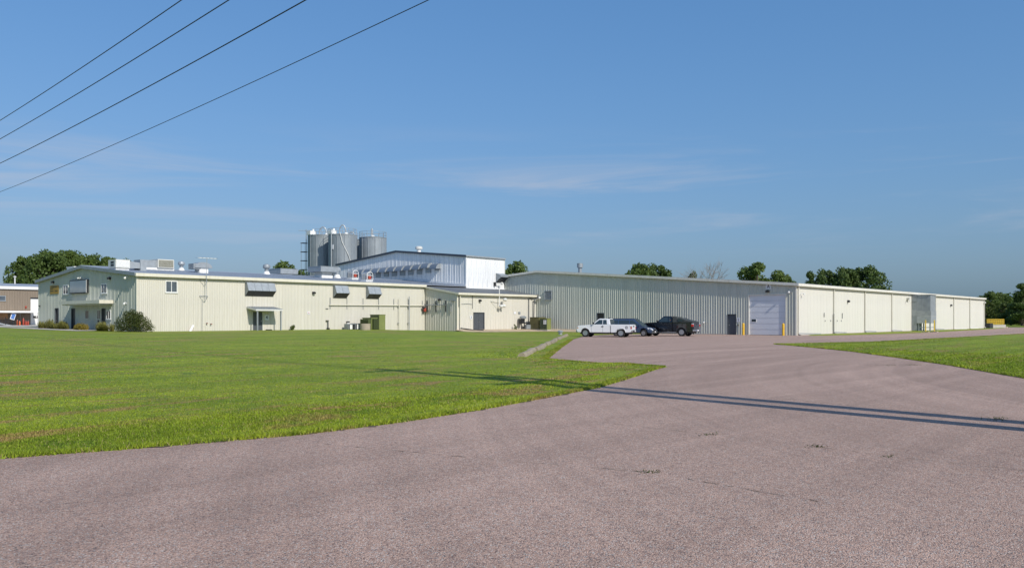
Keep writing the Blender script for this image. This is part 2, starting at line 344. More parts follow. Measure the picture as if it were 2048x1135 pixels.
# corrugated sheets. axis 'x': wall runs along x and faces -y; axis 'y': runs along y and faces -x
SHEETS = {}
def sheets(parent, axis, fixed, a0, a1, z0, top, mat, pitch=.305, per=3, openings=(), rib=.032, name='wall_sheet'):
    wdt = pitch * per; cuts = {a0, a1}
    for o in openings: cuts |= {o[0], o[1]}
    k = a0
    while k < a1 - .02: cuts.add(round(k, 4)); k += wdt
    cuts = sorted(cuts); cuts = [c for i, c in enumerate(cuts) if i == 0 or c - cuts[i - 1] > .015 or any(c in o[:2] for o in openings)]
    off = WORLD[parent.name]
    for s0, s1 in zip(cuts, cuts[1:]):
        if s1 - s0 < .012: continue
        m = (s0 + s1) / 2; spans = []
        ops = [o for o in openings if o[0] <= m <= o[1]]
        if ops:
            zb, zt = ops[0][2:4]
            if zb > z0 + .02: spans.append((z0, lambda a, zb=zb: zb))
            spans.append((zt, top))
        else: spans.append((z0, top))
        pts = [(s0, 0.0)]                                    # profile in global pitch phase
        i0 = int(math.floor((s0 - a0) / pitch)) - 1
        for i in range(i0, i0 + per + 4):
            c = a0 + i * pitch + pitch * .5; lap = (i % per == 0); r_ = rib * (1.25 if lap else 1)
            for da, h in ((-.052, 0), (-.022, r_), (.022, r_), (.052, 0)):
                d = da * min(1, pitch / .25)
                if s0 < c + d < s1: pts.append((c + d, h))
        pts.append((s1, 0.0)); pts.sort()
        # clean end heights by interpolation is not needed: joints fall in the pans
        for zb, tf in spans:
            flat = abs(tf(s0) - tf(s1)) < 1e-6
            key = (axis, mat, round(zb, 3), round(tf(s0), 3), tuple((round(p - s0, 3), round(h, 4)) for p, h in pts)) if flat else None
            if key in SHEETS: me = SHEETS[key]
            else:
                v = []; f = []
                for p, h in pts:
                    for z, hh in ((zb, h), (tf(p), h)):
                        v.append((p - s0, -hh, z - zb) if axis == 'x' else (-hh, p - s0, z - zb))
                for j in range(len(pts) - 1): f.append([2 * j, 2 * j + 2, 2 * j + 3, 2 * j + 1] if axis == 'x' else [2 * j, 2 * j + 1, 2 * j + 3, 2 * j + 2])
                me = bpy.data.meshes.new(name); me.from_pydata(v, [], f); me.materials.append(MATS[mat])
                if key: SHEETS[key] = me
            o = bpy.data.objects.new(name, me); COL.objects.link(o); o.parent = parent
            wl = (s0, fixed, zb) if axis == 'x' else (fixed, s0, zb)
            o.location = [wl[q] - off[q] for q in range(3)]

# boxes given in wall coordinates: a = along the wall, d = distance out from the wall (negative = inside)
def wbox(mb, axis, fixed, a0, a1, d0, d1, z0, z1):
    return mb.box(a0, a1, fixed - d1, fixed - d0, z0, z1) if axis == 'x' else mb.box(fixed - d1, fixed - d0, a0, a1, z0, z1)
def W(axis, fixed, *a): return wbox(MB(), axis, fixed, *a)
def window(parent, axis, fixed, a0, a1, z0, z1, mullions=1, frame='white_paint', fw=.07, name='window'):
    mb = MB(); wbox(mb, axis, fixed, a0, a1, -.02, .07, z0, z0 + fw); wbox(mb, axis, fixed, a0, a1, -.02, .07, z1 - fw, z1)
    wbox(mb, axis, fixed, a0, a0 + fw, -.02, .069, z0 + fw, z1 - fw); wbox(mb, axis, fixed, a1 - fw, a1, -.02, .069, z0 + fw, z1 - fw)
    for k in range(mullions):
        c = a0 + (a1 - a0) * (k + 1) / (mullions + 1); wbox(mb, axis, fixed, c - fw * .4, c + fw * .4, -.02, .066, z0 + fw, z1 - fw)
    o = mb.build(name, frame, parent)
    ed = [a0 + (a1 - a0) * k / (mullions + 1) for k in range(mullions + 2)]
    for q0, q1 in zip(ed, ed[1:]): W(axis, fixed, q0 + fw * .4, q1 - fw * .4, .036, .045, z0 + fw * .8, z1 - fw * .8).build('pane', 'window_glass', o)
    W(axis, fixed, a0 - .04, a1 + .04, 0, .10, z0 - .05, z0 - .002).build('sill', frame, o)
    return o
def door(parent, axis, fixed, a0, a1, z0, z1, leaves=1, mat='door_grey', frame='door_grey', knob=0, recess=.06):
    mb = MB(); fw = .06
    wbox(mb, axis, fixed, a0, a0 + fw, -.14, .045, z0, z1); wbox(mb, axis, fixed, a1 - fw, a1, -.14, .045, z0, z1); wbox(mb, axis, fixed, a0 + fw, a1 - fw, -.14, .044, z1 - fw, z1)
    wbox(mb, axis, fixed, a0 + fw, a1 - fw, -.14, .03, z0, z0 + .03)
    o = mb.build('door', frame, parent)
    ed = [a0 + fw + (a1 - a0 - 2 * fw) * k / leaves for k in range(leaves + 1)]
    for i, (q0, q1) in enumerate(zip(ed, ed[1:])):
        W(axis, fixed, q0 + .008, q1 - .008, -recess - .05, -recess, z0 + .035, z1 - fw - .008).build('door_leaf', mat, o)
        s = (q1 - .12) if (i == 0) != bool(knob) else (q0 + .12)
        W(axis, fixed, s - .02, s + .02, -recess, -recess + .05, z0 + .98, z0 + 1.1).build('handle', 'alloy', o)
    return o
def signboard(name, label, txt, axis, fixed, ac, zc, w_, h_, size, group=None):
    loc = (ac, fixed - .05, zc - h_ / 2) if axis == 'x' else (fixed - .05, ac, zc - h_ / 2)
    t = thing(name, label, 'sign', loc, group=group)
    W(axis, fixed, ac - w_ / 2, ac + w_ / 2, .034, .05, zc - h_ / 2, zc + h_ / 2).build('board', 'sign_white', t)
    letter(txt, size, t, (ac, fixed - .053, zc) if axis == 'x' else (fixed - .053, ac, zc), (1, 0, 0) if axis == 'x' else (0, -1, 0)); return t
def walllamp(label, axis, fixed, a, z, group='dark wall pack lamps'):
    t = thing('wall_lamp', label, 'lamp', (a, fixed, z) if axis == 'x' else (fixed, a, z), group=group)
    mb = MB()
    prof = [(.03, z + .13), (.16, z + .13), (.30, z + .02), (.27, z - .11), (.03, z - .15)]
    if axis == 'x': mb.prism([(a - .17, fixed - d, zz) for d, zz in prof], (.34, 0, 0))
    else: mb.prism([(fixed - d, a - .17, zz) for d, zz in prof], (0, .34, 0))
    mb.build('housing', 'charcoal', t, bevel=.02)
    W(axis, fixed, a - .12, a + .12, .07, .24, z - .165, z - .14).build('lens', 'offwhite', t)
    W(axis, fixed, a - .1, a + .1, -.01, .035, z - .1, z + .1).build('back_plate', 'charcoal', t)
    return t
def domecam(label, axis, fixed, a, z, arm=.26, group='white security cameras'):
    P_ = lambda d, da, zz: (a + da, fixed - d, zz) if axis == 'x' else (fixed - d, a + da, zz)
    t = thing('security_camera', label, 'camera', P_(0, 0, z), group=group)
    MB().cyl(P_(0, 0, z), P_(.04, 0, z), .09, n=12).build('mount', 'white_paint', t)
    MB().tube([P_(.03, 0, z), P_(arm * .6, 0, z + .1), P_(arm, 0, z + .04)], .03, 8).build('arm', 'white_paint', t)
    c = P_(arm, 0, z - .08)
    MB().lathe([(.02, .14), (.09, .12), (.11, .06), (.11, 0), (.08, -.06), (.03, -.09)], c, 14).build('dome', 'white_paint', t, smooth=True)
    return t

# ---------------------------------------------------------------- ground, paving and lawns
struct(B(-2500, 2500, -2500, 2500, -2.2, -.10).build('ground', 'lawn'))
def smooth(t): t = max(0., min(1., t)); return t * t * (3 - 2 * t)
LOT_EDGE = [(-59.6, -16.85), (-58.1, -12.9), (-46.2, -4.4), (-30, 7.0), (-17.5, 15.0), (-14.3, 16.6), (-8, 17.6), (-1.5, 17.0), (3, 17)]
NEAR_EDGE = [(-140, -19), (-105, -22.3), (-90, -23.6), (-82.93, -24.10), (-81.24, -24.63), (-79.13, -25.12), (-77.09, -25.08), (-74.73, -24.74), (-71.67, -24.05), (-68.98, -23.40), (-64.63, -21.75), (-61.5, -20.45), (-59.75, -19.85), (-59.55, -19.3)]
def segd(p, a, b):
    ax, ay = a; bx, by = b; dx, dy = bx - ax, by - ay; L2 = dx * dx + dy * dy
    t = max(0, min(1, ((p[0] - ax) * dx + (p[1] - ay) * dy) / L2)); return math.hypot(p[0] - ax - t * dx, p[1] - ay - t * dy)
def dist_edge(p, poly): return min(segd(p, a, b) for a, b in zip(poly, poly[1:]))
def lawn_z(x, y):
    base = .50 * smooth((y + 18) / 58) + max(0, y - 41) * .0085
    base *= 1 - .8 * smooth((x + 26) / 10)
    d = min(dist_edge((x, y), LOT_EDGE), dist_edge((x, y), NEAR_EDGE))
    return .012 + base * smooth(d / 14) + .05 * smooth(d / 1.5)
def densify(poly, step, jit, closed=False, fixed_ends=True):
    out = []
    for i, (a, b) in enumerate(zip(poly, poly[1:])):
        n = max(1, int(math.dist(a, b) / step))
        for k in range(n):
            t = k / n; p = (a[0] + (b[0] - a[0]) * t, a[1] + (b[1] - a[1]) * t)
            out.append((p[0] + random.uniform(-jit, jit), p[1] + random.uniform(-jit, jit)))
    out.append(poly[-1]); return out
def sheet_from(poly, grid, zf, name, mat, kind='structure'):
    xs = [p[0] for p in poly]; ys = [p[1] for p in poly]
    pts = [Vector(p) for p in poly]; n = len(pts); edges = [(i, (i + 1) % n) for i in range(n)]
    gx = np.arange(min(xs), max(xs), grid)
    for x in gx:
        for y in np.arange(min(ys), max(ys), grid): pts.append(Vector((x + random.uniform(-.2, .2) * grid, y + random.uniform(-.2, .2) * grid)))
    v, e, f, *_ = delaunay_2d_cdt(pts, edges, [list(range(n))], 1, 1e-4)
    me = bpy.data.meshes.new(name); me.from_pydata([(p.x, p.y, zf(p.x, p.y)) for p in v], [], [list(q) for q in f])
    for q in me.polygons: q.use_smooth = True
    bm = bmesh.new(); bm.from_mesh(me); bmesh.ops.recalc_face_normals(bm, faces=bm.faces)
    if sum(q.normal.z for q in bm.faces) < 0: bmesh.ops.reverse_faces(bm, faces=bm.faces)
    bm.to_mesh(me); bm.free(); me.materials.append(MATS[mat])
    o = bpy.data.objects.new(name, me); COL.objects.link(o); return struct(o, kind)
struct(MB().quad([(-260, -110, 0), (150, -110, 0), (150, 26, 0), (-260, 26, 0)]).build('asphalt_road', 'asphalt'))
lawnL = densify(NEAR_EDGE[1:], .3, .085) + densify([NEAR_EDGE[-1], LOT_EDGE[0]], .4, .04)[1:] + densify(LOT_EDGE, .5, .07)[1:] + [(3, 40), (-10, 43), (-10, 140), (-240, 140), (-240, -14), (-140, -19)]
sheet_from(lawnL, 4.0, lawn_z, 'lawn_left', 'lawn')
RIGHT_NEAR = [(-30.8, -11.3), (-33.8, -14.3), (-40.1, -19.7), (-46.4, -24.1), (-51.6, -27.5), (-55.3, -29.6), (-57.6, -30.96), (-63, -34.2), (-70, -38.5), (-84, -47)]
RIGHT_FAR = [(150, -18.5), (60, -17.2), (25.8, -16.4), (-3.1, -15.6), (-21, -14.7), (-26.4, -12.9), (-30.8, -11.3)]
lawnR = densify(RIGHT_NEAR, .4, .05) + [(-84, -109), (150, -109)] + densify(RIGHT_FAR, 1.0, .06)[:-1]
def lawn_zr(x, y): return .012 + .06 * smooth(min(dist_edge((x, y), RIGHT_NEAR), dist_edge((x, y), RIGHT_FAR)) / 1.5)
sheet_from(lawnR, 5.0, lawn_zr, 'lawn_right', 'lawn')
STRIP = [(-1.0, -1.6), (4, -3.0), (9.6, -4.3), (18, -4.9), (28, -5.0), (46, -4.3), (64, -3.4), (80, -2.4), (96, -1.2)]
stripP = densify(STRIP, .6, .08) + [(96, -.35), (3.0, -.35)]
def strip_z(x, y): return .012 + .05 * smooth(dist_edge((x, y), STRIP) / .8)
sheet_from(stripP, 2.0, strip_z, 'grass_verge', 'lawn')
# gravel along the foot of the annex and the warehouse gable
gp = densify([(-15.6, 35.78), (-15.9, 33.6), (-12, 32.3), (-7.5, 31.6), (-4.2, 30.0), (-3.4, 26), (-2.9, 22), (-2.2, 18.6), (-.02, 18.2)], .4, .12) + [(-.02, 35.78)]
def gravel_z(x, y): return lawn_z(x, y) + .02 + .26 * (1 - smooth(min(35.8 - y, max(-x, 0)) / 3.4))
sheet_from(gp, .8, gravel_z, 'gravel_bank', 'gravel')
pad = densify([(-54.6, 46.4), (-54.6, 66.2)], .8, .05) + [(-51.05, 66.2), (-51.05, 46.4)]
sheet_from(pad, 1.5, lambda x, y: lawn_z(x, y) + .03, 'entrance_path', 'concrete_pale')
sheet_from([(-62, 70), (-30, 70), (-30, 84.9), (-62, 84.9)], 3, lambda x, y: lawn_z(x, y) + .02, 'concrete_yard', 'concrete_pale')
# the far meadow beyond the end of the drive
sheet_from([(112, -17), (400, -30), (400, 160), (88, 160), (88, 27), (112, 24)], 30, lambda x, y: .06, 'meadow_far', 'lawn')

# grass blades on the near lawn and along the paving edges
def blades(name, label, n, region, zf, hmin, hmax, edge=None, width=(.006, .012), lean=.5):
    px, py = region(n); keep = len(px)
    z = np.array([zf(a, b) for a, b in zip(px, py)]) - .012
    dist = np.hypot(px - CAM[0], py - CAM[1])
    h = RNG.uniform(hmin, hmax, keep); wd = RNG.uniform(*width, keep) * np.clip(dist / 13, 1, 3)
    a = RNG.uniform(0, 2 * np.pi, keep); la = RNG.uniform(0, 2 * np.pi, keep); ll = h * RNG.uniform(.1, lean, keep)
    V = np.zeros((keep, 3, 3)); ca, sa = np.cos(a) * wd, np.sin(a) * wd
    V[:, 0] = np.stack([px - ca, py - sa, z], 1); V[:, 1] = np.stack([px + ca, py + sa, z], 1)
    V[:, 2] = np.stack([px + np.cos(la) * ll, py + np.sin(la) * ll, z + h], 1)
    me = bpy.data.meshes.new(name); me.vertices.add(keep * 3); me.vertices.foreach_set('co', V.reshape(-1))
    me.loops.add(keep * 3); me.loops.foreach_set('vertex_index', np.arange(keep * 3, dtype=np.int32))
    me.polygons.add(keep); me.polygons.foreach_set('loop_start', np.arange(0, keep * 3, 3, dtype=np.int32)); me.polygons.foreach_set('loop_total', np.full(keep, 3, dtype=np.int32))
    me.update(); me.validate(); me.materials.append(MATS['grass_blade'])
    o = bpy.data.objects.new(name, me); COL.objects.link(o); o['label'] = label; o['category'] = 'grass'; return struct(o, 'stuff')
def inpoly(px, py, poly):
    c = np.zeros(len(px), bool); n = len(poly)
    for i in range(n):
        x0, y0 = poly[i]; x1, y1 = poly[i - 1]
        if y0 == y1: continue
        cond = ((y0 > py) != (y1 > py)) & (px < (x1 - x0) * (py - y0) / (y1 - y0) + x0); c ^= cond
    return c
CS, CC = math.sin(R(41.3)), math.cos(R(41.3))
def region_poly(poly, dmin, dmax, left, right):
    def f(n):
        X = []; Y = []; tot = 0
        while tot < n:
            u = RNG.uniform(1 / dmax, 1 / dmin, n); d = 1 / u; xc = d * RNG.uniform(left, right, n)
            bx = CAM[0] + xc * CS + d * CC; by = CAM[1] - xc * CC + d * CS
            k = inpoly(bx, by, poly); X.append(bx[k]); Y.append(by[k]); tot += k.sum()
        return np.concatenate(X)[:n], np.concatenate(Y)[:n]
    return f
def region_edge(lines, spread, inward):
    segs = [(a, b) for l in lines for a, b in zip(l, l[1:])]
    ln = np.array([math.dist(a, b) / (max(8, math.dist(((a[0]+b[0])/2, (a[1]+b[1])/2), CAM[:2])) ** .7) for a, b in segs]); pr = ln / ln.sum()
    def f(n):
        k = RNG.choice(len(segs), n, p=pr); t = RNG.uniform(0, 1, n); A = np.array([s[0] for s in segs])[k]; Bq = np.array([s[1] for s in segs])[k]
        P_ = A + (Bq - A) * t[:, None]; d = Bq - A; nn = np.stack([-d[:, 1], d[:, 0]], 1) / np.linalg.norm(d, axis=1)[:, None]
        q = P_ + nn * (np.abs(RNG.normal(0, spread, n)) * inward - inward * RNG.uniform(0, .13, n))[:, None]; return q[:, 0], q[:, 1]
    return f
NLAWN = [p for p in NEAR_EDGE[1:]] + LOT_EDGE + [(3, 40), (-240, 100)]
fastz = lambda x, y: lawn_z(x, y)
blades('lawn_grass', 'short mown grass blades across the near left lawn', 300000, region_poly(NLAWN, 9.5, 62, -.72, .3), fastz, .012, .042, width=(.004, .009), lean=.9)
blades('edge_grass', 'longer grass leaning over the paving edge of the left lawn', 42000, region_edge([NEAR_EDGE[2:], [NEAR_EDGE[-1], LOT_EDGE[0]], LOT_EDGE[:4]], .13, 1), fastz, .025, .08, lean=.9)
RL = RIGHT_NEAR + [(-84, -109), (150, -109)] + RIGHT_FAR
blades('right_lawn_grass', 'short mown grass blades on the right lawn', 70000, region_poly(RL, 22, 75, .25, .70), lawn_zr, .014, .045, width=(.004, .009), lean=.9)
blades('right_edge_grass', 'longer grass along the edges of the right lawn', 14000, region_edge([RIGHT_NEAR[:-1][::-1], RIGHT_FAR[2:]], .12, -1), lawn_zr, .03, .10, lean=.9)
# dark crumbs of soil and thatch where the turf meets the paving
def soil_ribbon(line, side, name):
    pts = densify(line, .12, .0); mb = MB(); prev = None
    for i, p in enumerate(pts[:-1]):
        q = pts[i + 1]; d = Vector((q[0] - p[0], q[1] - p[1])).normalized(); nn = Vector((-d.y, d.x)) * side
        o_ = abs(random.gauss(.05, .05)) + (.10 if random.random() < .07 else 0)
        cur = ((p[0] + nn.x * o_, p[1] + nn.y * o_, .006), (p[0] - nn.x * .12, p[1] - nn.y * .12, .009))
        if prev: mb.quad([prev[0], cur[0], cur[1], prev[1]])
        prev = cur
    o = mb.build(name, 'soil'); o['label'] = 'thin dark line of soil along the edge of the turf'; o['category'] = 'soil'; struct(o, 'stuff')
soil_ribbon(NEAR_EDGE[1:], -1, 'edge_soil'); soil_ribbon(LOT_EDGE, -1, 'edge_soil'); soil_ribbon(RIGHT_NEAR, 1, 'edge_soil')
# open cracks across the drive
for line in ([(-74.7, -25.6), (-74.9, -28.0), (-74.99, -29.84), (-75.14, -31.56), (-75.35, -32.55), (-75.3, -35.5), (-75.6, -40)], [(-55.5, -24.2), (-53.2, -25.7), (-51.8, -26.6)], [(-68.6, -28.0), (-69.4, -30.6), (-69.85, -32.7), (-70.2, -36.5)], [(-66.5, -21.8), (-63.2, -24.6), (-61.0, -28.8), (-60.2, -34.0)], [(-79.5, -26.2), (-79.0, -28.4), (-78.33, -30.86), (-78.6, -33.0)]):
    pts = densify(line, .10, .022); mb = MB()
    for a, b_ in zip(pts, pts[1:]):
        if random.random() < .42: continue
        d = Vector((b_[0] - a[0], b_[1] - a[1])).normalized(); n_ = Vector((-d.y, d.x)) * random.uniform(.002, .008)
        mb.quad([(a[0] - n_.x, a[1] - n_.y, .004), (a[0] + n_.x, a[1] + n_.y, .004), (b_[0] + n_.x, b_[1] + n_.y, .004), (b_[0] - n_.x, b_[1] - n_.y, .004)])
    struct(mb.build('pavement_crack', 'soil'))
# weeds rooted in cracks of the drive
for i, (x, y, n, sx, lab) in enumerate([(-53.2, -25.7, 90, .55, 'flat patch of weeds in a drive crack beside the right lawn'), (-52.3, -26.3, 60, .3, 'small weed clump at the right end of the crack by the right lawn'),
        (-69.85, -32.7, 60, .16, 'weeds growing on the long pole shadow near the right edge'), (-75.14, -31.56, 34, .09, 'dark weed tuft in the middle of the foreground drive'),
        (-74.99, -29.84, 26, .14, 'thin line of weeds in the drive nearest the left lawn'), (-75.35, -32.55, 16, .08, 'tiny weeds right of the foreground tuft'),
        (-78.33, -30.86, 26, .08, 'small dark weed tuft lying lower in the foreground')]):
    mb = MB()
    for _ in range(n):
        a = random.uniform(0, 6.28); cx_, cy_ = x + random.gauss(0, sx) * .9, y + random.gauss(0, sx) * -.6; l = random.uniform(.02, .06); q = a + 1.57
        mb.quad([(cx_ - .008 * math.cos(q), cy_ - .008 * math.sin(q), .001), (cx_ + .008 * math.cos(q), cy_ + .008 * math.sin(q), .001), (cx_ + l * math.cos(a), cy_ + l * math.sin(a), .01 + random.uniform(0, .03))])
    struct(tag(mb.build('weed_patch', 'leaf_bush', loc=(x, y, 0)), lab, 'weeds', 'weeds in the paving cracks'), 'stuff')

# kerb blocks between the lawn and the lot
KB = [(-57.7, -11.2), (-54.6, -9.0), (-51.4, -6.75), (-48.1, -4.45), (-44.7, -2.05), (-41.1, .45), (-37.2, 3.2), (-33.0, 6.2), (-28.2, 9.6), (-23.0, 13.2), (-18.8, 16.1)]
order = ['nearest, bull-nosed kerb block at the lower end of the row', 'second kerb block up from the nearest one', 'third kerb block up from the near end', 'fourth kerb block up from the near end', 'fifth kerb block, halfway along the row', 'sixth kerb block, just past halfway', 'fourth kerb block from the truck end', 'third kerb block from the truck end', 'second kerb block from the truck end', 'last kerb block, closest to the white pickup']
for i, (a, b) in enumerate(zip(KB, KB[1:])):
    L_ = math.dist(a, b) - .05; an = math.atan2(b[1] - a[1], b[0] - a[0]) + random.uniform(-.03, .03); z = lawn_z(*a) - .04
    mb = MB(); pr = [(-.20, 0), (.20, 0), (.17, .12), (.09, .20), (-.08, .21), (-.17, .12)]
    k = max(3, int(L_ / .8)); vs = []
    for j in range(k + 1):
        sx = j / k * L_; tw = .93 if j in (0, k) else 1
        vs += [(sx, y_ * tw + random.uniform(-.02, .02), z_ * (tw if z_ > .18 else 1) + random.uniform(-.015, .015)) for y_, z_ in pr]
    mb.add(vs, [[j * 6 + q, j * 6 + (q + 1) % 6, j * 6 + 6 + (q + 1) % 6, j * 6 + 6 + q] for j in range(k) for q in range(6)] + [list(range(6))[::-1], list(range(k * 6, k * 6 + 6))])
    o = mb.build('kerb_block', 'curb_stone', smooth=False); o.location = (a[0], a[1], z); o.rotation_euler = (random.uniform(-.03, .03), -math.atan2(lawn_z(*b) - lawn_z(*a), L_), an)
    tag(o, 'weathered tan concrete ' + order[i].replace('kerb block', 'kerb block', 1), 'kerb', 'kerb blocks beside the lot')
t = thing('pipe_cap', 'grey metal pipe cap on the lawn at the end of the kerb blocks', 'pipe cap', (-16.2, 19.0, lawn_z(-16.2, 19)))
MB().cyl((-16.2, 19, lawn_z(-16.2, 19) - .1), (-16.2, 19, lawn_z(-16.2, 19) + .3), .2, n=14).build('pipe', 'galvanised', t)
MB().lathe([(.3, .28), (.3, .36), (.2, .45), (.04, .48)], (-16.2, 19, lawn_z(-16.2, 19)), 16).build('cap', 'galvanised', t, smooth=True)

# ---------------------------------------------------------------- office building (left)
SL = (7.13 - 5.99) / 12.05
def oz(y): return 5.99 + SL * (y - 41.5) if y < 53.55 else 7.13 - SL * (y - 53.55)
off = thing('office_building', 'long low cream metal building with a grey gable front on the left', 'building', (-51.1, 41.5, .3))
X0 = -51.1
MB().prism([(X0 + .14, 41.64, .2), (X0 + .14, 65.5, .2), (X0 + .14, 65.5, oz(65.6) - .12), (X0 + .14, 53.55, 6.95), (X0 + .14, 41.64, 5.82)], (43.3, 0, 0)).build('inner_wall', 'offwhite', off)
G_OPEN = [(59.85, 60.75, .5, 2.92), (55.5, 56.42, .5, 2.85), (48.15, 49.05, .5, 2.80)]
sheets(off, 'y', X0, 41.5, 65.6, .3, lambda a: oz(a) - .10, 'office_gable', .305, 3, G_OPEN)
sheets(off, 'x', 41.5, X0, -14.9, .3, lambda a: 5.80, 'cream_siding', .183, 5, [(-39.1, -37.85, .5, 2.56)], rib=.036)
sheets(off, 'x', 65.62, X0, -40, .3, lambda a: 5.8, 'cream_siding', .183, 5, [], rib=.022)
mb = MB(); ro = .27
for (ya, yb) in ((41.32, 53.55), (65.8, 53.55)):
    za, zb = oz(41.5) - (SL * .18), 7.13
    mb.prism([(X0 - ro, ya, za), (X0 - ro, yb, zb), (X0 - ro, yb, zb + .05), (X0 - ro, ya, za + .05)], (43.75, 0, 0))
roof = mb.build('roof', 'roof_metal', off)
mb = MB()
for i in range(72):
    x = X0 + .1 + i * .605
    for (ya, yb) in ((41.4, 53.5), (65.7, 53.6)): mb.prism([(x, ya, oz(ya) + .045), (x, yb, oz(yb) + .045), (x, yb, oz(yb) + .065), (x, ya, oz(ya) + .065)], (.04, 0, 0))
mb.build('roof_seam', 'roof_metal', roof)['kind'] = 'stuff'
MB().prism([(X0 - ro, 53.2, 7.15), (X0 - ro, 53.55, 7.23), (X0 - ro, 53.9, 7.15), (X0 - ro, 53.55, 7.20)], (43.7, 0, 0)).build('ridge_cap', 'roof_metal', roof)
for (ya, yb) in ((41.32, 53.54), (65.8, 53.56)):
    za = oz(41.5) - SL * .18
    MB().prism([(X0 - ro - .03, ya, za - .24), (X0 - ro - .03, yb, 7.13 - .24), (X0 - ro - .03, yb, 7.20), (X0 - ro - .03, ya, za + .07)], (.03, 0, 0)).build('rake_trim', 'galvanised_dull', off)
    MB().prism([(X0 - ro + .003, ya, za - .03), (X0 - ro + .003, yb, 7.10), (X0 - ro + .003, yb, 7.125), (X0 - ro + .003, ya, za - .005)], (ro, 0, 0)).build('soffit', 'office_gable', off)
B(X0 - .25, -14.9, 41.14, 41.30, 5.71, 6.0).build('gutter', 'cream_trim', off)
B(X0 - .2, -14.9, 41.30, 41.47, 5.80, 5.84).build('eave_soffit', 'cream_trim', off)
B(X0 - .045, X0 + .14, 41.455, 41.62, .3, 5.80).build('corner_trim', 'cream_trim', off)
B(X0 - .02, -14.9, 41.475, 41.499, .2, .42).build('base_trim', 'concrete_pale', off)
door(off, 'y', X0, 59.85, 60.75, .5, 2.92, 1, 'charcoal', 'door_grey'); door(off, 'y', X0, 55.5, 56.42, .5, 2.85, 1, 'charcoal', 'door_grey', 1); door(off, 'y', X0, 48.15, 49.05, .5, 2.80, 1, 'charcoal', 'door_grey')
window(off, 'y', X0, 57.17, 58.55, 4.34, 5.33); window(off, 'y', X0, 47.8, 49.14, 4.26, 5.23)
window(off, 'y', X0, 52.0, 52.9, 1.75, 2.65, 0, 'office_gable'); window(off, 'y', X0, 49.2, 50.05, 1.70, 2.66, 1, 'office_gable'); window(off, 'y', X0, 46.95, 47.95, 1.72, 2.60)
window(off, 'x', 41.5, -48.38, -47.20, 4.27, 5.39)
# entrance canopy
cn = B(X0 - 1.3, X0 + .0, 46.48, 56.1, 3.36, 3.54).build('entrance_canopy', 'cream_trim', off)
B(X0 - 1.34, X0 - 1.3, 46.44, 56.14, 3.24, 3.57).build('canopy_fascia', 'cream_trim', cn); B(X0 - 1.3, X0, 46.44, 46.48, 3.24, 3.57).build('canopy_fascia', 'cream_trim', cn)
B(X0 - 1.15, X0, 46.6, 55.9, 3.14, 3.24).build('canopy_beam', 'offwhite', cn)
B(X0 - .08, X0 - .036, 49.6, 49.9, 1.45, 1.62).build('mail_box', 'charcoal', off)
# porch over door 4
door(off, 'x', 41.5, -39.1, -37.85, .5, 2.56, 1, 'door_grey', 'offwhite')
pc = thing('door_canopy', 'small porch canopy on two posts over the door marked 4', 'canopy', (-37.9, 40.6, .45))
MB().prism([(-39.75, 41.45, 2.92), (-39.75, 39.75, 2.66), (-39.75, 39.75, 2.76), (-39.75, 41.45, 3.02)], (3.15, 0, 0)).build('roof_panel', 'galvanised', pc)
mb = MB()
for i in range(16): x = -39.7 + i * .2; mb.prism([(x, 41.45, 3.02), (x, 39.75, 2.76), (x, 39.75, 2.785), (x, 41.45, 3.045)], (.05, 0, 0))
mb.build('roof_rib', 'galvanised', pc)
MB().prism([(-39.78, 41.45, 2.84), (-39.78, 39.72, 2.58), (-39.78, 39.72, 2.74), (-39.78, 41.45, 3.0)], (.03, 0, 0)).build('side_fascia', 'offwhite', pc)
B(-39.75, -36.6, 39.71, 39.75, 2.58, 2.74).build('front_fascia', 'offwhite', pc)
for x in (-39.5, -36.75): B(x - .06, x + .06, 39.82, 39.94, .35, 2.66).build('post', 'galvanised_dull', pc)
B(-39.9, -36.4, 39.6, 41.45, .35, .53).build('step', 'concrete_pale', pc)
B(-37.6, -37.0, 41.1, 41.4, .53, .66).build('door_mat_box', 'charcoal', pc)
signboard('number_sign', 'white sign with a dark 4 beside the porch door', '4', 'x', 41.5, -37.42, 1.9, .5, .55, .5)

# signs and lamps on the gable
t = thing('lightbox_sign', 'blank blue-grey light box sign high on the grey gable', 'sign', (X0 - .24, 54.2, 4.35))
B(X0 - .24, X0 - .05, 52.05, 56.33, 4.35, 5.76).build('cabinet', 'charcoal', t)
B(X0 - .262, X0 - .242, 52.17, 56.21, 4.46, 5.66).build('face', 'lightbox_face', t); B(X0 - .27, X0 - .242, 52.09, 52.165, 4.40, 5.70).build('edge_strip', 'white_paint', t)
t = thing('floodlight', 'small twin floodlight above the blank light box sign', 'lamp', (X0, 53.9, 5.95))
B(X0 - .10, X0 - .03, 53.85, 53.95, 5.88, 6.0).build('mount', 'offwhite', t)
for dy in (-.16, .16): MB().cyl((X0 - .12, 53.9 + dy, 5.98), (X0 - .30, 53.9 + dy * 1.6, 5.90), .05, .09, 10).build('lamp_head', 'offwhite', t)
t = thing('ochre_sign', 'weathered ochre panel sign on the far left of the gable', 'sign', (X0 - .06, 60.9, 4.45))
for k in range(4): B(X0 - .06, X0 - .036, 59.76, 62.1, 4.45 + k * .23, 4.665 + k * .23).build('board', 'ochre_sign', t)
for (a, b_, z) in ((61.1, 62.0, 4.72), (60.0, 60.7, 4.72), (61.2, 61.95, 4.95), (60.1, 61.7, 5.17)): B(X0 - .065, X0 - .058, a, b_, z, z + .10).build('faded_marking', 'sign_mark', t)
walllamp('dark wall lamp above the ochre sign on the gable', 'y', X0, 61.13, 5.72); walllamp('dark wall lamp above the right upper window of the gable', 'y', X0, 47.1, 5.70)
